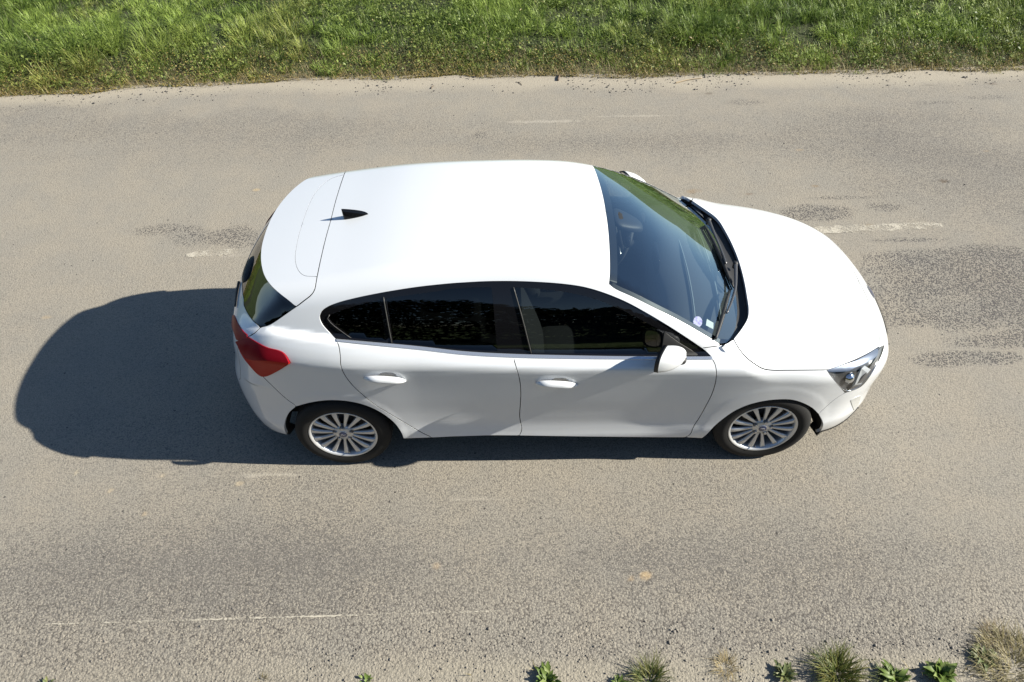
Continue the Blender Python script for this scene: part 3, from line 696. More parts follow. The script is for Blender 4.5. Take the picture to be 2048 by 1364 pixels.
for x, sg, rot in ((-1.35, 1, 0.), (1.35, 1, .16), (-1.35, -1, .5), (1.35, -1, .9)):
    if not wheels: wh = make_wheel()
    else:
        wh = empty('wheel', parent=car)
        for ch in wheels[0].children: link_copy(ch, wh)
    wh.location = (x, -.868*sg, .3095); wh.rotation_euler = (0, rot, math.pi if sg < 0 else 0); wheels.append(wh)
# wheel-arch liners, floor, sub-frame
for A_, xc in ((np.vstack([ARCH_R, ARCH_RB]), -1.35), (np.vstack([ARCH_F, ARCH_FB]), 1.35)):
    A_ = resamp(A_, .04); n = len(A_); I_ = A_.copy(); I_[:, 1] += .012; I_[:, [0, 2]] += (I_[:, [0, 2]]-[xc, .31])*.004
    D_ = I_.copy(); D_[:, 1] = -.60; V = np.vstack([A_+[0, .003, 0], I_, D_, [[xc, -.60, .25]]])
    F = [(r*n+i, r*n+i+1, (r+1)*n+i+1, (r+1)*n+i) for r in range(2) for i in range(n-1)]+[(2*n+i, 2*n+i+1, 3*n) for i in range(n-1)]
    pair('wheel_arch_liner', V, F, WELL, car)
mesh_obj('floor_pan', *joinm(box((0, 0, .235), (1.9, 1.60, .06)), box((1.55, 0, .26), (.8, .9, .05)), box((-1.6, 0, .30), (.6, .9, .05)), box((0, 0, .33), (3.2, 1.1, .10))), WELL, car, smooth=False)

# ------------------------------------------------------------------ cabin
cab = car
ROOFL = panel('headliner', [(WST+np.array([-.03, 0, 0]), 0.), (resamp(WO1, .05)[4:-6], .03), (RG[::-1]+np.array([.05, 0, 0]), 0.), (cl+np.array([0., 0, 0]), 0., 0)], f, INT_ROOF, car, off=-.035, rim=0, mirror='join', h=.06)
for nm, sg_ in (('front_door_card', fd), ('rear_door_card', rd)):
    cards = panel(nm, [(s[0], .02) for s in sg_], f, INT_DARK, None, off=-.055, rim=0, h=.06)
    for k in (0, 1): cards[k].parent = (fds if nm[0] == 'f' else rds)[k]
# dashboard: a full-width moulded shelf below the glass
dp = [(1.16, .965), (1.00, .985), (.86, .985), (.76, .965), (.70, .915), (.685, .84), (.74, .72), (.80, .55), (.85, .35)]
ys = np.linspace(-.70, .70, 25); V = []
for y in ys:
    for i, (x, z) in enumerate(dp):
        hump = .028*math.exp(-((y+.36*-1)/.20)**2)*(1 if i in (2, 3) else 0)
        V.append((x-.10*y*y-(.0 if i < 3 else .03*math.exp(-(y/.18)**2)), y, z+hump-.03*y*y))
m = len(dp); F = [(i*m+j, (i+1)*m+j, (i+1)*m+j+1, i*m+j+1) for i in range(24) for j in range(m-1)]
dash = mesh_obj('dashboard', V, F, DASH, car)
mesh_obj('dash_screen', *sbox((.70, 0, 1.035), (.025, .22, .13), 6), GLOSSB, dash)
V, F = tube(np.array([(1.06-.1*y*y, y, .990-.03*y*y) for y in np.linspace(-.55, .55, 30)]), .006, 6); mesh_obj('dash_seam', V, F, simple('dash_seam', (.22, .25, .26), .4), dash)
V, F = tube(np.array([(.90-.1*y*y, y, .996-.03*y*y) for y in np.linspace(-.62, .25, 30)]), .005, 6); mesh_obj('dash_seam', V, F, bpy.data.materials['dash_seam'], dash)
for sg in (-1, 1):
    mesh_obj('air_vent', *sbox((.70, sg*.58, .925), (.04, .13, .06), 4), BLACK, dash)
# steering wheel: left-hand drive
a = np.linspace(0, 2*math.pi, 40); tilt = math.radians(26); c = np.array([.50, .36, .90])
ringp = np.stack([c[0]+.185*np.sin(a)*math.sin(tilt)*1., c[1]+.185*np.cos(a), c[2]+.185*np.sin(a)*math.cos(tilt)], -1)
swh = mesh_obj('steering_wheel', *tube(ringp, .016, 10, cap=False, up=(1, 0, .3)), INT_DARK, car)
mesh_obj('wheel_boss', *sbox(c+[.02, 0, 0], (.06, .17, .13), 3), INT_DARK, swh)
for e in (0, math.pi, 1.5*math.pi):
    p = c+.18*np.array([math.sin(e)*math.sin(tilt), math.cos(e), math.sin(e)*math.cos(tilt)]); mesh_obj('wheel_spoke', *tube([c, p], .016, 8, flat=.5, up=(1, 0, .1)), SILVER, swh)
mesh_obj('steering_column', *tube([c+[.02, 0, 0], (.82, .36, .76)], .045, 12, up=(0, 1, 0)), INT_DARK, swh)
# seats
def seat(x, y):
    s_ = mesh_obj('seat', *sbox((x, y, .50), (.52, .50, .20), 4), INT_SEAT, car)
    def lean(V): 
        V = V.copy(); V[:, 0] += -.9*V[:, 2]; V[:, 1] *= 1-.10*(V[:, 2] > .3)*(V[:, 2]); return V
    mesh_obj('backrest', *sbox((x-.32, y, .82), (.17, .50, .62), 4, taper=lambda V: np.stack([V[:, 0]-1.3*V[:, 2], V[:, 1]*(1-.12*np.clip(V[:, 2], 0, 1)), V[:, 2]], -1)), INT_SEAT, s_)
    mesh_obj('headrest', *sbox((x-.53, y, 1.15), (.11, .26, .17), 3.2), simple('headrest_cloth', (.10, .10, .095), .85), s_)
    for d in (-.06, .06): mesh_obj('headrest_post', *tube([(x-.50, y+d, 1.02), (x-.53, y+d, 1.13)], .007, 6, up=(1, 0, 0)), SILVER, s_)
seat(.12, -.37); seat(.12, .37)
rs_ = mesh_obj('rear_seat', *sbox((-.72, 0, .50), (.50, 1.25, .20), 5), INT_SEAT, car)
mesh_obj('backrest', *sbox((-1.06, 0, .82), (.17, 1.25, .60), 5, taper=lambda V: np.stack([V[:, 0]-1.2*V[:, 2], V[:, 1], V[:, 2]], -1)), INT_SEAT, rs_)
for y in (-.4, 0, .4): mesh_obj('headrest', *sbox((-1.17, y, 1.17), (.10, .25, .13), 3.2), INT_SEAT, rs_)
mesh_obj('parcel_shelf', *sbox((-1.5, 0, 1.0), (.55, 1.15, .03), 8), INT_DARK, car)
mesh_obj('cabin_floor', *box((.1, 0, .39), (2.3, 1.5, .02)), INT_DARK, car, smooth=False)
# interior mirror with sensor housing on the glass
mm = xcast([0.], 1.0)[0]
g0 = centre(fG, [.55])[0]
im = mesh_obj('interior_mirror', *sbox(g0+[-.07, -.02, -.085], (.05, .25, .085), 3.5), GLOSSB, car)
mesh_obj('sensor_housing', *sbox(g0+[-.06, 0, -.012], (.20, .17, .06), 3, taper=lambda V: np.stack([V[:, 0], V[:, 1]*(1-.4*V[:, 0]), V[:, 2]-.95*V[:, 0]*1.55], -1)), BLACK, im)
# stickers inside the lower corner of the windshield
def sticker(name, px, m):
    H = cast(px, fG, -.008); mesh_obj(name, H, [tuple(range(len(H)))], m, wsg, smooth=False)
ST1, N_, L_, b_ = mat('round_sticker'); t_ = N_.new('ShaderNodeTexNoise'); t_.inputs['Scale'].default_value = 60; r_ = N_.new('ShaderNodeValToRGB')
r_.color_ramp.elements[0].color = (.62, .55, .74, 1); r_.color_ramp.elements[1].color = (.36, .26, .62, 1); r_.color_ramp.elements[0].position = .45; r_.color_ramp.elements[1].position = .62
tc_ = N_.new('ShaderNodeTexCoord'); L_.new(tc_.outputs['Object'], t_.inputs['Vector']); L_.new(t_.outputs[0], r_.inputs[0]); L_.new(r_.outputs[0], b_.inputs['Base Color'])
sticker('round_sticker', oval(1395.5, 643.5, 9, 11, 20, 2), ST1)
sticker('square_sticker', q('w', (245, 1082), (305, 1118), (303, 1175), (235, 1140)), simple('paper_sticker', (.62, .66, .62), .6, noise=.15, nscale=90))

# ------------------------------------------------------------------ noise helpers for layout
RNG = np.random.default_rng(7)
_LAT = RNG.random((256, 256))
def vnoise(x, y, s, seed=0):
    x = np.asarray(x)/s+seed*17.3+100; y = np.asarray(y)/s+seed*9.1+100
    xi, yi = np.floor(x).astype(int), np.floor(y).astype(int); fx_, fy = x-xi, y-yi; fx_ = fx_*fx_*(3-2*fx_); fy = fy*fy*(3-2*fy)
    g = lambda a, b: _LAT[a % 256, b % 256]
    return (g(xi, yi)*(1-fx_)+g(xi+1, yi)*fx_)*(1-fy)+(g(xi, yi+1)*(1-fx_)+g(xi+1, yi+1)*fx_)*fy
def fbm(x, y, s, seed=0): return .55*vnoise(x, y, s, seed)+.28*vnoise(x, y, s*.47, seed+1)+.17*vnoise(x, y, s*.2, seed+2)
_e = np.array([onz(*p)[:2] for p in ((-300, 205), (0, 188), (250, 174), (430, 166), (600, 158), (850, 153), (1100, 152), (1300, 150), (1450, 146), (1600, 144), (1800, 140), (2048, 134), (2350, 128))])
def yedge(x): return np.interp(x, _e[:, 0], _e[:, 1])
def ragged(x): return yedge(x)+.20*(fbm(x, 0*np.asarray(x), .7, 91)-.5)

# ------------------------------------------------------------------ node helpers
class NT:
    def __init__(s, name):
        s.m, s.N, s.L, s.b = mat(name); tc = s.N.new('ShaderNodeTexCoord'); s.co = tc.outputs['Object']
        sp = s.N.new('ShaderNodeSeparateXYZ'); s.L.new(s.co, sp.inputs[0]); s.x, s.y, s.z = sp.outputs
    def put(s, sock, v):
        if isinstance(v, (int, float)): sock.default_value = v
        elif isinstance(v, tuple): sock.default_value = (*v, 1) if len(v) == 3 and sock.type == 'RGBA' else v
        else: s.L.new(v, sock)
    def math(s, op, a, b=0., c=None, clamp=False):
        n = s.N.new('ShaderNodeMath'); n.operation = op; n.use_clamp = clamp; s.put(n.inputs[0], a); s.put(n.inputs[1], b)
        if c is not None: s.put(n.inputs[2], c)
        return n.outputs[0]
    def add(s, a, b): return s.math('ADD', a, b)
    def sub(s, a, b): return s.math('SUBTRACT', a, b)
    def mul(s, a, b): return s.math('MULTIPLY', a, b)
    def ramp(s, v, a, b, o0=0., o1=1.):
        n = s.N.new('ShaderNodeMapRange'); n.interpolation_type = 'SMOOTHSTEP'; s.put(n.inputs[0], v); n.inputs[1].default_value = a; n.inputs[2].default_value = b; n.inputs[3].default_value = o0; n.inputs[4].default_value = o1; return n.outputs[0]
    def noise(s, scale, detail=3, rough=.55, vec=None, dist=0.):
        n = s.N.new('ShaderNodeTexNoise'); n.inputs['Scale'].default_value = scale; n.inputs['Detail'].default_value = detail; n.inputs['Roughness'].default_value = rough; n.inputs['Distortion'].default_value = dist
        s.L.new(vec or s.co, n.inputs['Vector']); return n.outputs[0]
    def voro(s, scale, out='Distance', feat='F1', vec=None):
        n = s.N.new('ShaderNodeTexVoronoi'); n.feature = feat; n.inputs['Scale'].default_value = scale; s.L.new(vec or s.co, n.inputs['Vector']); return n.outputs[out]
    def stretch(s, sx, sy, rot=0., off=(0, 0, 0)):
        n = s.N.new('ShaderNodeMapping'); n.inputs['Scale'].default_value = (sx, sy, 1); n.inputs['Rotation'].default_value = (0, 0, rot); n.inputs['Location'].default_value = off; s.L.new(s.co, n.inputs[0]); return n.outputs[0]
    def mix(s, f_, a, b):
        n = s.N.new('ShaderNodeMix'); n.data_type = 'RGBA'; s.put(n.inputs[0], f_); s.put(n.inputs[6], a); s.put(n.inputs[7], b); return n.outputs[2]
    def ell(s, px, py, rx, ry, soft=.5, wob=None):
        """soft elliptical spot at a place on the road (given by its pixel), radii in metres"""
        c = onz(px, py)
        a = s.mul(s.sub(s.x, float(c[0])), 1/rx); b = s.mul(s.sub(s.y, float(c[1])), 1/ry)
        d = s.math('SQRT', s.add(s.mul(a, a), s.mul(b, b)))
        if wob is not None: d = s.add(d, wob)
        return s.ramp(d, 1., 1-soft, 0., 1.)
    def band(s, y0, w_, slope=0.):
        """soft lengthwise strip about y = y0 + slope x"""
        d = s.math('ABSOLUTE', s.sub(s.y, s.add(s.mul(s.x, slope), y0))); return s.ramp(d, w_, 0., 0., 1.)
# ------------------------------------------------------------------ road surface: dust, swept patches and stains are laid out per vertex, grain is procedural
GX = np.concatenate([[-120, -60, -30, -15], np.arange(-8.2, 8.2, .02), [15, 30, 60, 120]]); GY = np.arange(-3.0, 5.41, .02)
RX, RY = np.meshgrid(GX, GY); wobn = (fbm(RX, RY, .5, 71)-.5)*1.5; wobf = (fbm(RX, RY, .06, 72)-.5)*1.1
def ell(px, py, rx, ry, soft=.5, wob=0.):
    c = onz(px, py); d = np.sqrt(((RX-c[0])/rx)**2+((RY-c[1])/ry)**2)+wob; t_ = np.clip((1-d)/soft, 0, 1); return t_*t_*(3-2*t_)
lonn = fbm(RX*.16, RY, .9, 73)-.5; bign = fbm(RX, RY, 2.2, 74)-.5
DUST = .63+.40*bign+.34*lonn+.20*ell(330, 420, 3.6, 2.2, .9)+.35*ell(750, 190, 3.2, .55, .8, wobn)-.16*ell(2000, 300, 3., 1.6, .9)-.10*ell(430, 1150, 2.2, .42, .9)-.14*ell(1150, 290, 2.2, .32, .9)
DUST -= .08*np.clip(1-np.abs(RY+1.62)/.33, 0, 1); DUST += .10*np.clip((-1.9-RY)/.35, 0, 1)-.10*np.clip((-.9-RY)/.7, 0, 1)
EXPO = 0*RX
for p in ((1930, 575, 1.3, .48, .7, 1.), (2048, 600, 1.0, .45, .6, .9), (1650, 425, .42, .16, .7, .8), (1780, 415, .3, .14, .8, .75), (440, 475, .75, .26, .8, .75), (330, 460, .5, .16, .8, .45), (1960, 715, .55, .10, .8, .8), (2000, 505, .7, .12, .8, .7), (1820, 640, .5, .12, .8, .7), (960, 270, .12, .10, .8, .5), (1720, 170, .5, .07, .8, .32), (1870, 205, .6, .08, .8, .32), (1490, 205, .4, .10, .8, .32), (1960, 195, .4, .09, .8, .32), (1690, 395, .6, .05, .8, .4), (1800, 480, .5, .06, .8, .5)):
    EXPO = np.maximum(EXPO, p[5]*ell(p[0], p[1], p[2], p[3], p[4], wobn*.8))
_s = lambda a, b, v: np.clip((v-a)/(b-a), 0, 1)
EXPO = np.maximum(EXPO, _s(2.55, 3.2, RX+wobn*.35)*_s(.34, .52, RY+wobn*.22)*_s(1.42, 1.28, RY+wobn*.10)*(.95-.35*(wobn > .35)))
EXPO = np.maximum(EXPO, .9*_s(2.9, 3.5, RX)*_s(.02, .10, RY-.03*RX+wobn*.12)*_s(.26, .18, RY-.03*RX+wobn*.12))
SPOT = np.zeros(RX.shape+(3,)); SPW = 0*RX
for px, py, rx, ry, c_, k in ((1888, 363, .085, .05, (.10, .075, .052), .85), (1385, 383, .10, .05, (.22, .155, .09), .6), (1632, 372, .055, .03, (.21, .15, .09), .6), (1497, 388, .05, .025, (.17, .12, .08), .6), (1742, 452, .05, .05, (.20, .15, .08), .6), (1292, 1153, .05, .04, (.50, .36, .19), .6), (1262, 1158, .03, .025, (.45, .32, .18), .4), (512, 379, .05, .03, (.46, .34, .18), .6), (875, 1132, .035, .035, (.40, .30, .19), .5), (478, 966, .035, .025, (.44, .36, .24), .6), (325, 951, .035, .025, (.44, .37, .26), .6), (220, 981, .025, .025, (.44, .36, .24), .6), (152, 945, .025, .032, (.44, .37, .25), .6), (95, 635, .06, .03, (.38, .29, .18), .5), (290, 1027, .02, .025, (.43, .33, .2), .6), (1600, 300, .06, .03, (.36, .27, .17), .5), (1972, 302, .07, .025, (.24, .18, .12), .6), (1985, 168, .06, .025, (.13, .10, .075), .7), (1860, 170, .07, .025, (.12, .10, .08), .6), (1420, 187, .06, .03, (.10, .08, .06), .6),
    (540, 950, .36, .022, (.46, .42, .35), .4), (1090, 243, .55, .04, (.46, .42, .35), .35), (1270, 232, .6, .03, (.46, .42, .35), .30), (960, 998, .35, .018, (.46, .42, .35), .25), (1720, 458, .7, .05, (.42, .38, .32), .3), (430, 508, .35, .05, (.42, .38, .32), .3)):
    m_ = ell(px, py, rx, ry, .7, wobf)*k; SPOT[m_ > SPW] = c_; SPW = np.maximum(SPW, m_)
SAND = np.clip((RY-(yedge(RX)-.42)+wobn*.18)/.22, 0, 1); SAND2 = np.clip((-2.16-RY-wobn*.05)/.10, 0, 1)*np.clip((RX+2.6)/2.2, .35, 1)
t = NT('dusty_asphalt')
def attr(name):
    n = t.N.new('ShaderNodeAttribute'); n.attribute_name = name; s = t.N.new('ShaderNodeSeparateColor'); t.L.new(n.outputs['Color'], s.inputs[0]); return n.outputs['Color'], s.outputs
_, (dust, expo, sand) = attr('mask'); spotc, _ = attr('spot'); _, (spw, sand2, _u) = attr('mask2')
mid = t.noise(2.6, 3, .6); fine = t.noise(60, 2, .6); fin2 = t.noise(170, 1, .6)
def sepr(c_): s = t.N.new('ShaderNodeSeparateColor'); t.L.new(c_, s.inputs[0]); return s.outputs[0]
def voro2(sc):
    n = t.N.new('ShaderNodeTexVoronoi'); n.inputs['Scale'].default_value = sc; t.L.new(t.co, n.inputs['Vector']); return n.outputs['Distance'], sepr(n.outputs['Color'])
chip, cr = voro2(130); chip2, cr2 = voro2(66); chip3, cr3 = voro2(98)
speck = t.mul(t.mul(t.ramp(t.sub(cr3, t.mul(expo, .55)), .22, .14), t.ramp(chip3, .74, .50)), t.ramp(expo, .08, .4))
stone = t.mix(cr, (.112, .103, .093), (.206, .191, .171))
dustc = t.mix(t.ramp(mid, .3, .7), (.296, .264, .213), (.267, .245, .206))
cover = t.ramp(t.add(dust, t.add(t.mul(t.sub(cr, .5), .42), t.mul(t.sub(fine, .5), .5))), .18, .62)
col = t.mix(cover, stone, dustc)
col = t.mix(t.mul(t.ramp(fin2, .35, .75), .16), col, (.36, .326, .268))
col = t.mix(t.mul(t.ramp(chip, .42, .62), t.mul(t.sub(1., t.mul(cover, .45)), .55)), col, (.085, .078, .070))
crev = t.mul(t.mul(t.ramp(chip2, .50, .66), t.ramp(cr2, .35, .75)), t.ramp(t.add(t.y, t.mul(mid, .5)), -1.2, -1.75, .10, .75)); col = t.mix(crev, col, (.07, .062, .055))
col = t.mix(t.mul(expo, .15), col, (.13, .124, .118)); col = t.mix(t.mul(speck, .82), col, (.050, .047, .050))
pit = t.mul(t.ramp(t.voro(9.), .085, .05), t.ramp(mid, .50, .56)); col = t.mix(t.mul(pit, .8), col, (.05, .045, .042))
col = t.mix(t.mul(spw, t.ramp(fine, .25, .55, .5, 1.)), col, spotc)
sandc = t.mix(fine, (.295, .26, .203), (.40, .356, .28))
col = t.mix(t.mul(sand, .8), col, sandc); col = t.mix(t.mul(sand2, .75), col, t.mix(fine, (.24, .214, .167), (.33, .30, .24)))
t.L.new(col, t.b.inputs['Base Color']); t.b.inputs['Roughness'].default_value = .88; t.b.inputs['Specular IOR Level'].default_value = .25
coarse = t.ramp(t.y, -1.5, -2.1, .45, 1.3)
hgt = t.add(t.mul(t.sub(1., chip), .6), t.add(t.mul(fine, .35), t.mul(t.mul(t.sub(1., chip2), coarse), .9)))
hgt = t.sub(hgt, t.add(t.mul(speck, .5), t.mul(pit, 1.2)))
bp_ = t.N.new('ShaderNodeBump'); bp_.inputs['Strength'].default_value = .55; bp_.inputs['Distance'].default_value = .0055; t.L.new(hgt, bp_.inputs['Height']); t.L.new(bp_.outputs[0], t.b.inputs['Normal'])
ROADM = t.m
def fast_grid(name, X_, Y_, Z_, m):
    r_, n = X_.shape; me = bpy.data.meshes.new(name); V = np.stack([X_, Y_, Z_], -1).reshape(-1, 3); I = np.arange(r_*n).reshape(r_, n)
    F = np.stack([I[:-1, :-1], I[:-1, 1:], I[1:, 1:], I[1:, :-1]], -1).reshape(-1, 4)
    me.vertices.add(len(V)); me.vertices.foreach_set('co', V.astype(np.float32).ravel()); me.loops.add(F.size); me.loops.foreach_set('vertex_index', F.astype(np.int32).ravel())
    me.polygons.add(len(F)); me.polygons.foreach_set('loop_start', np.arange(0, F.size, 4, dtype=np.int32)); me.materials.append(m); me.update(calc_edges=True)
    o = bpy.data.objects.new(name, me); COL.objects.link(o); return o
def set_attr(o, name, *ch):
    a_ = o.data.color_attributes.new(name, 'FLOAT_COLOR', 'POINT'); a_.data.foreach_set('color', np.stack([c_.ravel() for c_ in ch]+[np.ones(ch[0].size)], -1).astype(np.float32).ravel())
road = tag(fast_grid('road', RX, RY, 0*RX, ROADM), kind='structure')
set_attr(road, 'mask', DUST, EXPO, SAND); set_attr(road, 'spot', SPOT[..., 0], SPOT[..., 1], SPOT[..., 2]); set_attr(road, 'mask2', SPW, SAND2, 0*SPW)
def grid_obj(name, xs, ys, zf, m, kind='structure'):
    X_, Y_ = np.meshgrid(xs, ys); V = np.stack([X_, Y_, zf(X_, Y_)], -1).reshape(-1, 3); n = len(xs)
    F = [(r*n+i, r*n+i+1, (r+1)*n+i+1, (r+1)*n+i) for r in range(len(ys)-1) for i in range(n-1)]
    return tag(mesh_obj(name, V, F, m), kind=kind)
# ------------------------------------------------------------------ open ground: soil under the verges, fields to the horizon
g = NT('verge_soil'); gn = g.noise(3, 5); gf = g.noise(40, 3)
c1_ = g.mix(gn, (.030, .042, .012), (.055, .060, .022)); c2_ = g.mix(gf, (.20, .165, .105), (.30, .25, .17))
far = g.ramp(g.y, 9., 14.); near_ = g.ramp(g.y, 5.2, 4.5)
fieldc = g.mix(g.noise(.8, 5), (.050, .085, .018), (.085, .120, .030))
cc = g.mix(near_, c1_, c2_); cc = g.mix(far, cc, fieldc); cc = g.mix(g.ramp(g.y, -3.2, -4.5), cc, fieldc)
g.L.new(cc, g.b.inputs['Base Color']); g.b.inputs['Roughness'].default_value = .95
gb = g.N.new('ShaderNodeBump'); gb.inputs['Distance'].default_value = .03; gb.inputs['Strength'].default_value = .8; g.L.new(gf, gb.inputs['Height']); g.L.new(gb.outputs[0], g.b.inputs['Normal'])
def zground(X_, Y_):
    up_ = np.clip((Y_-yedge(X_)+.1)/1.2, 0, 1); up_ = up_*up_*(3-2*up_)
    return -.006+np.where(Y_ > 3, up_*(.10+.12*fbm(X_, Y_, 1.6, 5)), 0)+np.where(Y_ > 9, .11*np.clip(Y_-9, 0, 90)+.5*fbm(X_, Y_, 14, 6), 0)*np.clip((Y_-9)/12, 0, 1)-np.where(Y_ < -2.9, .02, 0)
xs_ = np.r_[np.linspace(-1500, -14, 14)[:-1], np.linspace(-14, 14, 113), np.linspace(14, 1500, 14)[1:]]
ys_ = np.r_[np.linspace(-1500, -3.0, 14), np.linspace(-2.6, 4.0, 4), np.linspace(4.05, 11, 56), np.linspace(11, 120, 40)[1:], np.linspace(120, 1500, 8)[1:]]
ground = grid_obj('ground', xs_, ys_, zground, g.m)

# ------------------------------------------------------------------ worn paint on the road
p = NT('worn_road_paint'); pn = p.noise(70, 3, .7); pm = p.noise(7, 3)
wear = p.ramp(p.add(p.mul(pn, .8), p.mul(pm, .8)), .60, 1.0)
p.L.new(p.mix(p.noise(5, 2), (.48, .44, .36), (.40, .365, .30)), p.b.inputs['Base Color']); p.b.inputs['Roughness'].default_value = .85
p.L.new(wear, p.b.inputs['Alpha'])
def stroke(name, a, b, w_, ragged=.25, step=.03):
    A_, B_ = onz(*a), onz(*b); d = (B_-A_)[:2]; L_ = np.linalg.norm(d); d /= L_; nrm_ = np.array([-d[1], d[0]]); n = int(L_/step)+2
    V = []
    for i, s in enumerate(np.linspace(0, L_, n)):
        c_ = A_[:2]+d*s; k = min(1, s/.08, (L_-s)/.08)
        for sg in (-1, 1):
            r_ = w_/2*(k*.6+.4)*(1+ragged*(RNG.random()-.5)*2); V.append((*(c_+nrm_*sg*r_), .004))
    F = [(2*i, 2*i+2, 2*i+3, 2*i+1) for i in range(n-1)]
    return mesh_obj(name, V, F, p.m, road)
stroke('lane_dash', (1590, 462.5), (1885, 450.5), .10); stroke('lane_dash', (372, 511), (482, 502), .085)
stroke('edge_line', (90, 1249), (992, 1222.5), .009, .8, .012)

# ------------------------------------------------------------------ verge grass: real blades, leaves and seed heads
lm, LN, LL, lb = mat('grass_blades'); at_ = LN.new('ShaderNodeVertexColor'); at_.layer_name = 'tint'
LL.new(at_.outputs[0], lb.inputs['Base Color']); lb.inputs['Roughness'].default_value = .5; lb.inputs['Specular IOR Level'].default_value = .35
tr_ = LN.new('ShaderNodeBsdfTranslucent'); LL.new(at_.outputs[0], tr_.inputs[0]); mx_ = LN.new('ShaderNodeMixShader'); mx_.inputs[0].default_value = .28
LL.new(lb.outputs[0], mx_.inputs[1]); LL.new(tr_.outputs[0], mx_.inputs[2]); LL.new(mx_.outputs[0], LN['Material Output'].inputs[0])
def blades(B, Lh, Wd, az, lean, droop, col, segs=3):
    """arrays of curved blades -> verts, loops, colours"""
    n = len(B); ts = np.linspace(0, 1, segs+1); d = np.stack([np.cos(az), np.sin(az)], -1); sd = np.stack([-d[:, 1], d[:, 0]], -1)
    rows_ = []
    for t_ in ts:
        h = Lh*t_; out_ = h*(lean+droop*t_*t_); z_ = h*np.sqrt(np.clip(1-(lean+droop*t_*t_)**2*.8, .05, 1))-droop*Lh*.25*t_**3
        c = np.stack([B[:, 0]+d[:, 0]*out_, B[:, 1]+d[:, 1]*out_, B[:, 2]+z_], -1); rows_.append((c, Wd*(1-t_**1.6)))
    V = np.zeros((n, 2*segs+1, 3)); 
    for k in range(segs):
        c, w_ = rows_[k]; V[:, 2*k] = c; V[:, 2*k+1] = c; V[:, 2*k, :2] -= sd*w_[:, None]; V[:, 2*k+1, :2] += sd*w_[:, None]
    V[:, 2*segs] = rows_[segs][0]
    tris = []
    for k in range(segs-1): a = 2*k; tris += [(a, a+1, a+3), (a, a+3, a+2)]
    tris += [(2*segs-2, 2*segs-1, 2*segs)]
    F = (np.arange(n)[:, None, None]*(2*segs+1)+np.array(tris)[None]).reshape(-1, 3)
    C_ = np.repeat(col, 2*segs+1, 0); return V.reshape(-1, 3), F, C_
def leaves(B, Ls, Wd, az, pitch, roll, col):
    """folded oval leaves of four triangles"""
    n = len(B); d = np.stack([np.cos(az)*np.cos(pitch), np.sin(az)*np.cos(pitch), np.sin(pitch)], -1); s = np.stack([-np.sin(az), np.cos(az), roll], -1); s /= np.linalg.norm(s, axis=1)[:, None]
    up_ = np.cross(d, s)
    P = lambda a, b, c: B+d*(Ls*a)[:, None]+s*(Wd*b)[:, None]+up_*(Ls*c)[:, None]
    V = np.stack([P(0, 0*Ls, 0), P(.45, -1+0*Ls, .10), P(.5, 0*Ls, 0), P(.45, 1+0*Ls, .10), P(1, 0*Ls, -.12)], 1)
    F = (np.arange(n)[:, None, None]*5+np.array([(0, 1, 2), (0, 2, 3), (1, 4, 2), (2, 4, 3)])[None]).reshape(-1, 3)
    return V.reshape(-1, 3), F, np.repeat(col, 5, 0)
def big_mesh(name, parts, m):
    V = np.vstack([p_[0] for p_ in parts]); off = np.cumsum([0]+[len(p_[0]) for p_ in parts[:-1]]); F = np.vstack([p_[1]+o_ for p_, o_ in zip(parts, off)]); C_ = np.vstack([p_[2] for p_ in parts])
    me = bpy.data.meshes.new(name); me.vertices.add(len(V)); me.vertices.foreach_set('co', V.astype(np.float32).ravel())
    me.loops.add(len(F)*3); me.loops.foreach_set('vertex_index', F.astype(np.int32).ravel()); me.polygons.add(len(F)); me.polygons.foreach_set('loop_start', np.arange(0, len(F)*3, 3, dtype=np.int32))
    ca = me.color_attributes.new('tint', 'FLOAT_COLOR', 'POINT'); ca.data.foreach_set('color', np.hstack([C_, np.ones((len(C_), 1))]).astype(np.float32).ravel())
    me.materials.append(m); me.update(calc_edges=True); me.validate()
    o = bpy.data.objects.new(name, me); COL.objects.link(o); return o
def scatter(n, x0, x1, d0, d1, power=1.):
    x = RNG.uniform(x0, x1, n); dd = d0+(d1-d0)*RNG.random(n)**power; y = ragged(x)+dd; return x, y, dd
def colmix(a, b, t_): return np.asarray(a)[None]*(1-t_[:, None])+np.asarray(b)[None]*t_[:, None]
parts = []
# tufts of meadow grass: every tuft splays from its own root and has its own tone
nt = 3700; tx, ty_, td = scatter(nt, -12., 11.6, .06, 6.0, 1.0); big_ = fbm(tx, ty_, 1.3, 11)
th = (.09+.42*np.clip((big_-.25)*1.7, 0, 1)*RNG.uniform(.45, 1.1, nt))*np.clip(.35+td/.8, .35, 1); trd = RNG.uniform(.03, .12, nt); ttone = np.clip(.55*vnoise(tx, ty_, .7, 15)+.45*RNG.random(nt)+.05, 0, 1)
tw = RNG.uniform(0, 6.28)+3*vnoise(tx, ty_, 1.5, 16); tyel = np.clip(vnoise(tx, ty_, .9, 18)*1.6-.95+.7*np.exp(-td/.22), 0, 1)*RNG.random(nt)
nb = 75; idx = np.repeat(np.arange(nt), nb); n = len(idx); ga, gr2 = RNG.uniform(0, 6.28, n), trd[idx]*np.sqrt(RNG.random(n))*1.6
x, y = tx[idx]+gr2*np.cos(ga), ty_[idx]+gr2*np.sin(ga); hh = th[idx]*RNG.uniform(.45, 1.15, n); az = ga+RNG.normal(0, .5, n)
tone = np.clip(ttone[idx]+RNG.normal(0, .13, n), 0, 1); col = colmix((.052, .098, .013), (.290, .385, .078), tone); col = col*(1-tyel[idx][:, None])+np.array([.36, .32, .10])*tyel[idx][:, None]
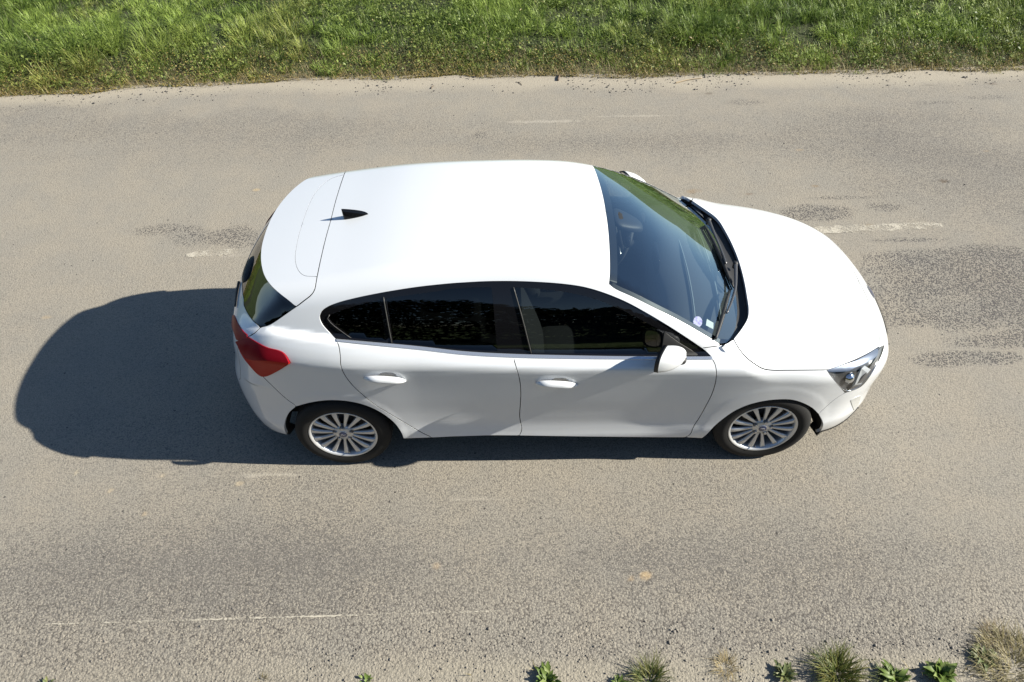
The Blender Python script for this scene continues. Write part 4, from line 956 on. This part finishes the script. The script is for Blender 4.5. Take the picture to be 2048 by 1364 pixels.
wd_ = np.stack([np.cos(tw), np.sin(tw)], -1)[idx]*.35+np.stack([np.cos(az), np.sin(az)], -1); az = np.arctan2(wd_[:, 1], wd_[:, 0])
parts.append(blades(np.stack([x, y, zground(x, y)], -1), hh, RNG.uniform(.0022, .0052, n), az, RNG.uniform(.05, .6, n), RNG.uniform(.2, .9, n), col))
n = 88000; x, y, dd = scatter(n, -12., 11.6, .02, 6., 1.); cl3 = vnoise(x, y, .3, 13)
parts.append(blades(np.stack([x, y, zground(x, y)], -1), RNG.uniform(.04, .14, n), RNG.uniform(.002, .004, n), RNG.uniform(0, 6.28, n), RNG.uniform(.1, .7, n), RNG.uniform(.1, .7, n), colmix((.040, .080, .012), (.15, .22, .045), np.clip(cl3+RNG.normal(0, .2, n), 0, 1))))
# weeds with small broad leaves, thickest to the right
n = 80000; x, y, dd = scatter(n, -9.5, 9., .05, 5.5, 1.2)
wd = fbm(x, y, .9, 21); keep = RNG.random(n) < np.clip((wd-.38)*3.2+.12*(x > 1)+.05*(dd < .5), .03, 1); x, y, dd = x[keep], y[keep], dd[keep]; n = len(x)
zt = zground(x, y)+RNG.uniform(.02, .30, n)*np.clip(.25+dd/.8, .2, 1)
tone = np.clip(vnoise(x, y, .3, 22)+RNG.normal(0, .2, n), 0, 1); col = colmix((.070, .105, .020), (.230, .280, .070), tone)
dry = (RNG.random(n) < .14*np.exp(-dd/.4)+.012); col[dry] = colmix((.22, .19, .07), (.30, .25, .12), RNG.random(dry.sum()))
parts.append(leaves(np.stack([x, y, zt], -1), RNG.uniform(.02, .055, n), RNG.uniform(.005, .016, n), RNG.uniform(0, 6.28, n), RNG.uniform(-.4, .9, n), RNG.normal(0, .5, n), col))
# yellowing seed heads and low dry growth on the edge
n = 60000; x, y, dd = scatter(n, -9.5, 9., -.05, .60, 1.7)
pat = fbm(x, y, .5, 31); keep = RNG.random(n) < np.clip((pat-.30)*2.4, .05, 1); x, y, dd = x[keep], y[keep], dd[keep]; n = len(x)
tone = RNG.random(n); col = colmix((.20, .15, .040), (.42, .34, .11), tone); gr_ = RNG.random(n) < .3+.6*np.clip(dd/.5, 0, 1); col[gr_] = colmix((.075, .10, .025), (.15, .17, .05), RNG.random(gr_.sum()))
parts.append(leaves(np.stack([x, y, zground(x, y)+RNG.uniform(.0, .16, n)*np.clip(.15+dd/.35, .1, 1)], -1), RNG.uniform(.012, .035, n), RNG.uniform(.003, .008, n), RNG.uniform(0, 6.28, n), RNG.uniform(-.3, 1.1, n), RNG.normal(0, .5, n), col))
n = 16000; x, y, dd = scatter(n, -9.5, 9., -.06, .55, 1.3); tone = RNG.random(n)
parts.append(blades(np.stack([x, y, zground(x, y)], -1), RNG.uniform(.04, .16, n), RNG.uniform(.0012, .0024, n), RNG.uniform(0, 6.28, n), RNG.uniform(.3, .85, n), RNG.uniform(0, .5, n), colmix((.20, .14, .055), (.40, .33, .17), tone)))
# flowering stalks standing above the grass
n = 2500; x, y, dd = scatter(n, -9.5, 9., .3, 6., 1.); hs_ = RNG.uniform(.22, .50, n); az = RNG.uniform(0, 6.28, n)
parts.append(blades(np.stack([x, y, zground(x, y)], -1), hs_, np.full(n, .0016), az, RNG.uniform(.1, .3, n), RNG.uniform(.1, .45, n), colmix((.22, .24, .10), (.36, .34, .20), RNG.random(n)), 4))
# thinner growth on the near side, just outside the picture
n = 26000; x = RNG.uniform(-7, 7, n); y = -3.05-2.6*RNG.random(n)**.8; k = RNG.random(n) < np.clip((fbm(x, y, .5, 95)-.3)*2.4, .05, 1); x, y = x[k], y[k]; n = len(x)
parts.append(blades(np.stack([x, y, 0*x-.03], -1), RNG.uniform(.06, .26, n), RNG.uniform(.002, .0045, n), RNG.uniform(0, 6.28, n), RNG.uniform(.1, .7, n), RNG.uniform(.2, .8, n), colmix((.04, .08, .013), (.20, .25, .07), RNG.random(n))))
tag(big_mesh('grass', parts, lm), 'tall wild green grass and weeds on the verge, yellowing along the road edge', 'grass', kind='stuff')

# ------------------------------------------------------------------ plants on the near shoulder, each its own thing
def zoomlabel(): pass
PLEAF = lm
def leaf_mesh(name, L_, W_, col, arch=.25, fold=.25, serr=0.):
    """one leaf: blade with a folded midrib"""
    n = 7; V, C_ = [], []
    for i in range(n):
        t_ = i/(n-1); w_ = W_*math.sin(math.pi*min(1, .06+t_*.94)**.85)*(1+serr*(1 if i % 2 else -1)); x_ = L_*t_; z_ = L_*(.55*t_-arch*2.2*t_*t_)
        V += [(x_, -w_, z_+fold*w_), (x_, 0, z_), (x_, w_, z_+fold*w_)]; C_ += [col, tuple(c*1.35 for c in col), col]
    F = []
    for i in range(n-1):
        for j in (0, 1): a = i*3+j; F += [(a, a+3, a+4), (a, a+4, a+1)]
    return np.array(V), np.array(F), np.array(C_)
def plant(name, px, label, nl, L_, W_, cols, tilt=(.1, .9), serr=0., dry=0, group='weeds on the near shoulder'):
    c = onz(*px); root_ = tag(empty(name, (c[0], c[1], 0.)), label, 'plant', group); protos = []
    for k in range(4):
        col = cols[k % len(cols)]; me_o = big_mesh('leaf', [leaf_mesh('leaf', L_*(.75+.15*k), W_*(1+.1*k), col, .12+.07*k, .3, serr)], lm); me_o.parent = root_; protos.append(me_o)
    for k in range(int(nl*2)):
        o = protos[k] if k < 4 else link_copy(protos[k % 4], root_)
        r_ = RNG.random(); a = RNG.uniform(0, 6.28); o.location = (math.cos(a)*.012*r_*3, math.sin(a)*.012*r_*3, .004); s = RNG.uniform(.55, 1.1); o.scale = (s, s, s)
        o.rotation_euler = (RNG.normal(0, .15), -RNG.uniform(*tilt), a)
    return root_
def tuft(px, label, n, r, h, cols, group='grass tufts on the near shoulder', w_=.0022, lean=(.2, .8)):
    c = onz(*px); rr = r*np.sqrt(RNG.random(n)); a = RNG.uniform(0, 6.28, n); B = np.stack([rr*np.cos(a), rr*np.sin(a), 0*a], -1)
    o = big_mesh('grass_tuft', [blades(B, h*RNG.uniform(.4, 1.1, n), np.full(n, w_)*RNG.uniform(.7, 1.3, n), a+RNG.normal(0, .7, n), RNG.uniform(*lean, n), RNG.uniform(.1, .6, n), colmix(cols[0], cols[1], RNG.random(n)))], lm)
    o.location = (c[0], c[1], 0); return tag(o, label, 'grass', group)
GRN = ((.12, .17, .038), (.09, .145, .028), (.17, .21, .065)); PAL = ((.17, .18, .075), (.125, .15, .06))
plant('broadleaf_weed', (1880, 1350), 'largest dark green broad-leaved weed on the near shoulder, towards the right corner', 34, .075, .016, GRN, (.1, 1.0), .05)
plant('broadleaf_weed', (1790, 1362), 'narrow-leaved green rosette beside the largest broad-leaved weed, cut by the frame', 24, .075, .011, GRN, (.1, .9), .05)
plant('broadleaf_weed', (1097, 1362), 'leafy green weed at the bottom edge below the parked car', 26, .062, .012, GRN, (.1, 1.0), .12)
plant('broadleaf_weed', (1570, 1352), 'pale green jagged-leaved weed left of the round grass tuft', 22, .058, .010, PAL, (.1, .9), .2)
plant('broadleaf_weed', (95, 1372), 'small weed in the bottom left corner of the road', 6, .035, .007, PAL, (.1, .7), .1)
plant('broadleaf_weed', (1240, 1372), 'low dark weed at the bottom edge, left of the yellow-tipped grass', 12, .05, .010, GRN, (.1, .8), .1)
plant('broadleaf_weed', (735, 1362), 'small green weed at the bottom edge, below the worn white edge line', 6, .032, .007, GRN, (.1, .9), .1)
plant('broadleaf_weed', (1965, 1318), 'grey green sprawling weed at the right edge of the shoulder', 28, .055, .009, PAL, (.0, .6), .2)
tuft((1675, 1350), 'round yellow-green grass tuft on the sandy shoulder', 520, .085, .15, ((.06, .10, .02), (.22, .20, .06)))
tuft((1300, 1362), 'green grass tuft with dry tips at the bottom edge', 260, .07, .12, ((.05, .09, .02), (.20, .19, .07)))
tuft((1450, 1334), 'sparse straw-coloured tuft of dry grass on the shoulder', 110, .05, .08, ((.26, .20, .10), (.40, .33, .18)), w_=.0014, lean=(.4, .95))
tuft((2030, 1335), 'wide dry grass tuft in the bottom right corner', 900, .20, .11, ((.14, .13, .05), (.38, .32, .17)), w_=.0016, lean=(.4, .95))
tuft((1990, 1275), 'thin brown dead grass above the dry tuft in the right corner', 160, .07, .07, ((.20, .15, .08), (.34, .27, .15)), w_=.0012, lean=(.5, .95))
tuft((525, 1362), 'tiny dead tuft at the bottom edge, left of the weed', 30, .03, .05, ((.16, .14, .06), (.30, .25, .13)), w_=.0013)
tuft((1770, 1352), 'short green tuft between the two broad-leaved weeds', 80, .03, .08, ((.05, .09, .02), (.16, .17, .05)))

# low seedlings and dead blades between the plants: too many and too small to count
n = 2600; xx = RNG.uniform(-3.2, 2.9, n); yy = -2.26-.35*RNG.random(n); k = RNG.random(n) < np.clip((fbm(xx, yy, .22, 81)-.42)*3, 0, 1)*np.where(xx > .9, 1., .30)*np.clip((-2.22-yy+.04*xx)/.1, 0, 1); xx, yy = xx[k], yy[k]; n = len(xx)
tag(big_mesh('ground_cover', [blades(np.stack([xx, yy, 0*xx], -1), RNG.uniform(.015, .06, n), RNG.uniform(.001, .0024, n), RNG.uniform(0, 6.28, n), RNG.uniform(.3, .95, n), RNG.uniform(0, .5, n), colmix((.09, .10, .03), (.36, .29, .15), RNG.random(n)))], lm), 'low dead blades and seedlings strewn over the near shoulder', 'ground cover', kind='stuff')

# ------------------------------------------------------------------ loose chippings and twigs
STN = simple('loose_stone', (.20, .18, .155), .85, noise=.7, nscale=9); STD = simple('dark_chipping', (.07, .066, .065), .8, noise=.5, nscale=30)
ico = bpy.data.meshes.new('ico'); import bmesh
bm = bmesh.new(); bmesh.ops.create_icosphere(bm, subdivisions=1, radius=1); IV = np.array([v.co[:] for v in bm.verts]); IF = np.array([[v.index for v in f_.verts] for f_ in bm.faces]); bm.free()
def stones(name, xy, sz, m, label):
    n = len(xy); jit = RNG.uniform(.7, 1.3, (n, len(IV), 1)); sc_ = sz[:, None, None]*RNG.uniform(.6, 1.2, (n, 1, 3)); a = RNG.uniform(0, 6.28, n); ca, sa = np.cos(a), np.sin(a)
    V = IV[None]*jit*sc_; V = np.stack([V[..., 0]*ca[:, None]-V[..., 1]*sa[:, None], V[..., 0]*sa[:, None]+V[..., 1]*ca[:, None], V[..., 2]*.7+sz[:, None]*.28], -1); V[..., :2] += xy[:, None]
    F = (np.arange(n)[:, None, None]*len(IV)+IF[None]).reshape(-1, 3); o = big_mesh(name, [(V.reshape(-1, 3), F, np.zeros((n*len(IV), 3)))], m); return tag(o, label, 'gravel', kind='stuff')
n = 4600; xx = RNG.uniform(-3.1, 3.0, n); yy = -1.98-.40*RNG.random(n)**.8; k = RNG.random(n) < np.clip(.15+fbm(xx, yy, .35, 41)*.9, 0, 1)*np.where(xx < -1, .6, 1); xx, yy = xx[k], yy[k]
stones('gravel', np.stack([xx, yy], -1), np.clip(RNG.lognormal(-5.75, .42, len(xx)), .0015, .012), STN, 'small loose stones scattered along the near shoulder')
n = 1800; xx = RNG.uniform(-6, 6.5, n); yy = yedge(xx)-.02-.42*RNG.random(n)**1.6; k = RNG.random(n) < np.clip((fbm(xx, yy, .5, 42)-.35)*2.5+.6*((xx > .4) & (xx < 2.6)), .05, 1); xx, yy = xx[k], yy[k]
stones('gravel', np.stack([xx, yy], -1), np.clip(RNG.lognormal(-5.1, .4, len(xx)), .003, .016), STD, 'dark chippings lying between the road and the far grass')
n = 260; xx = RNG.uniform(-5, 5, n); yy = RNG.uniform(-1.9, 4.2, n)
stones('gravel', np.stack([xx, yy], -1), np.clip(RNG.lognormal(-5.7, .4, n), .002, .008), STD, 'single dark pebbles lying about the road')
def twig(px0, px1, r, label, colr):
    a, b = onz(*px0), onz(*px1); m_ = (a+b)/2+np.array([0, .012, 0]); P = spl([a+[0, 0, r], m_+[0, 0, r*1.6], b+[0, 0, r]], .02)
    o = mesh_obj('twig', *tube(P, np.linspace(r, r*.55, len(P)), 6), colr); tag(o, label, 'twig', 'dry twigs by the verge')
TW = simple('dry_wood', (.34, .27, .18), .8, noise=.3, nscale=60); TWD = simple('dark_wood', (.12, .085, .06), .85, noise=.4, nscale=60)
twig((1350, 167), (1404, 157), .008, 'long pale straw twig at the far road edge behind the windshield', TW); twig((1116, 162), (1121, 150), .012, 'short brown twig standing out of the far verge behind the roof', TWD)
twig((862, 178), (868, 172), .006, 'small dark twig on the sandy far edge, left of the pale straw twig', TWD); twig((1036, 165), (1044, 171), .005, 'thin dark twig on the sand between the other twigs', TWD)

# ------------------------------------------------------------------ the wood behind the viewer, which the side windows mirror
def wood(y0, amp, h0, h1, hs, thick, n, x0, x1, lf, seed):
    ax = RNG.uniform(x0, x1, n); base = y0+amp*vnoise(ax, 0*ax, 9, seed); hmax = h0+h1*fbm(ax, 0*ax+3, hs, seed+1); tz = hmax*RNG.random(n)**.75
    dep = RNG.uniform(-1, 1, n)*thick*np.sqrt(np.clip(1-((tz/hmax)-.45)**2*2.4, .05, 1))
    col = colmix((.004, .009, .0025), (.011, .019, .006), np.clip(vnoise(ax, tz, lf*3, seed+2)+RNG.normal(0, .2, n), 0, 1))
    return leaves(np.stack([ax, base+dep, tz], -1), lf*RNG.uniform(.6, 1.3, n), lf*RNG.uniform(.25, .5, n), RNG.uniform(0, 6.28, n), RNG.uniform(-.8, .8, n), RNG.normal(0, .8, n), col)
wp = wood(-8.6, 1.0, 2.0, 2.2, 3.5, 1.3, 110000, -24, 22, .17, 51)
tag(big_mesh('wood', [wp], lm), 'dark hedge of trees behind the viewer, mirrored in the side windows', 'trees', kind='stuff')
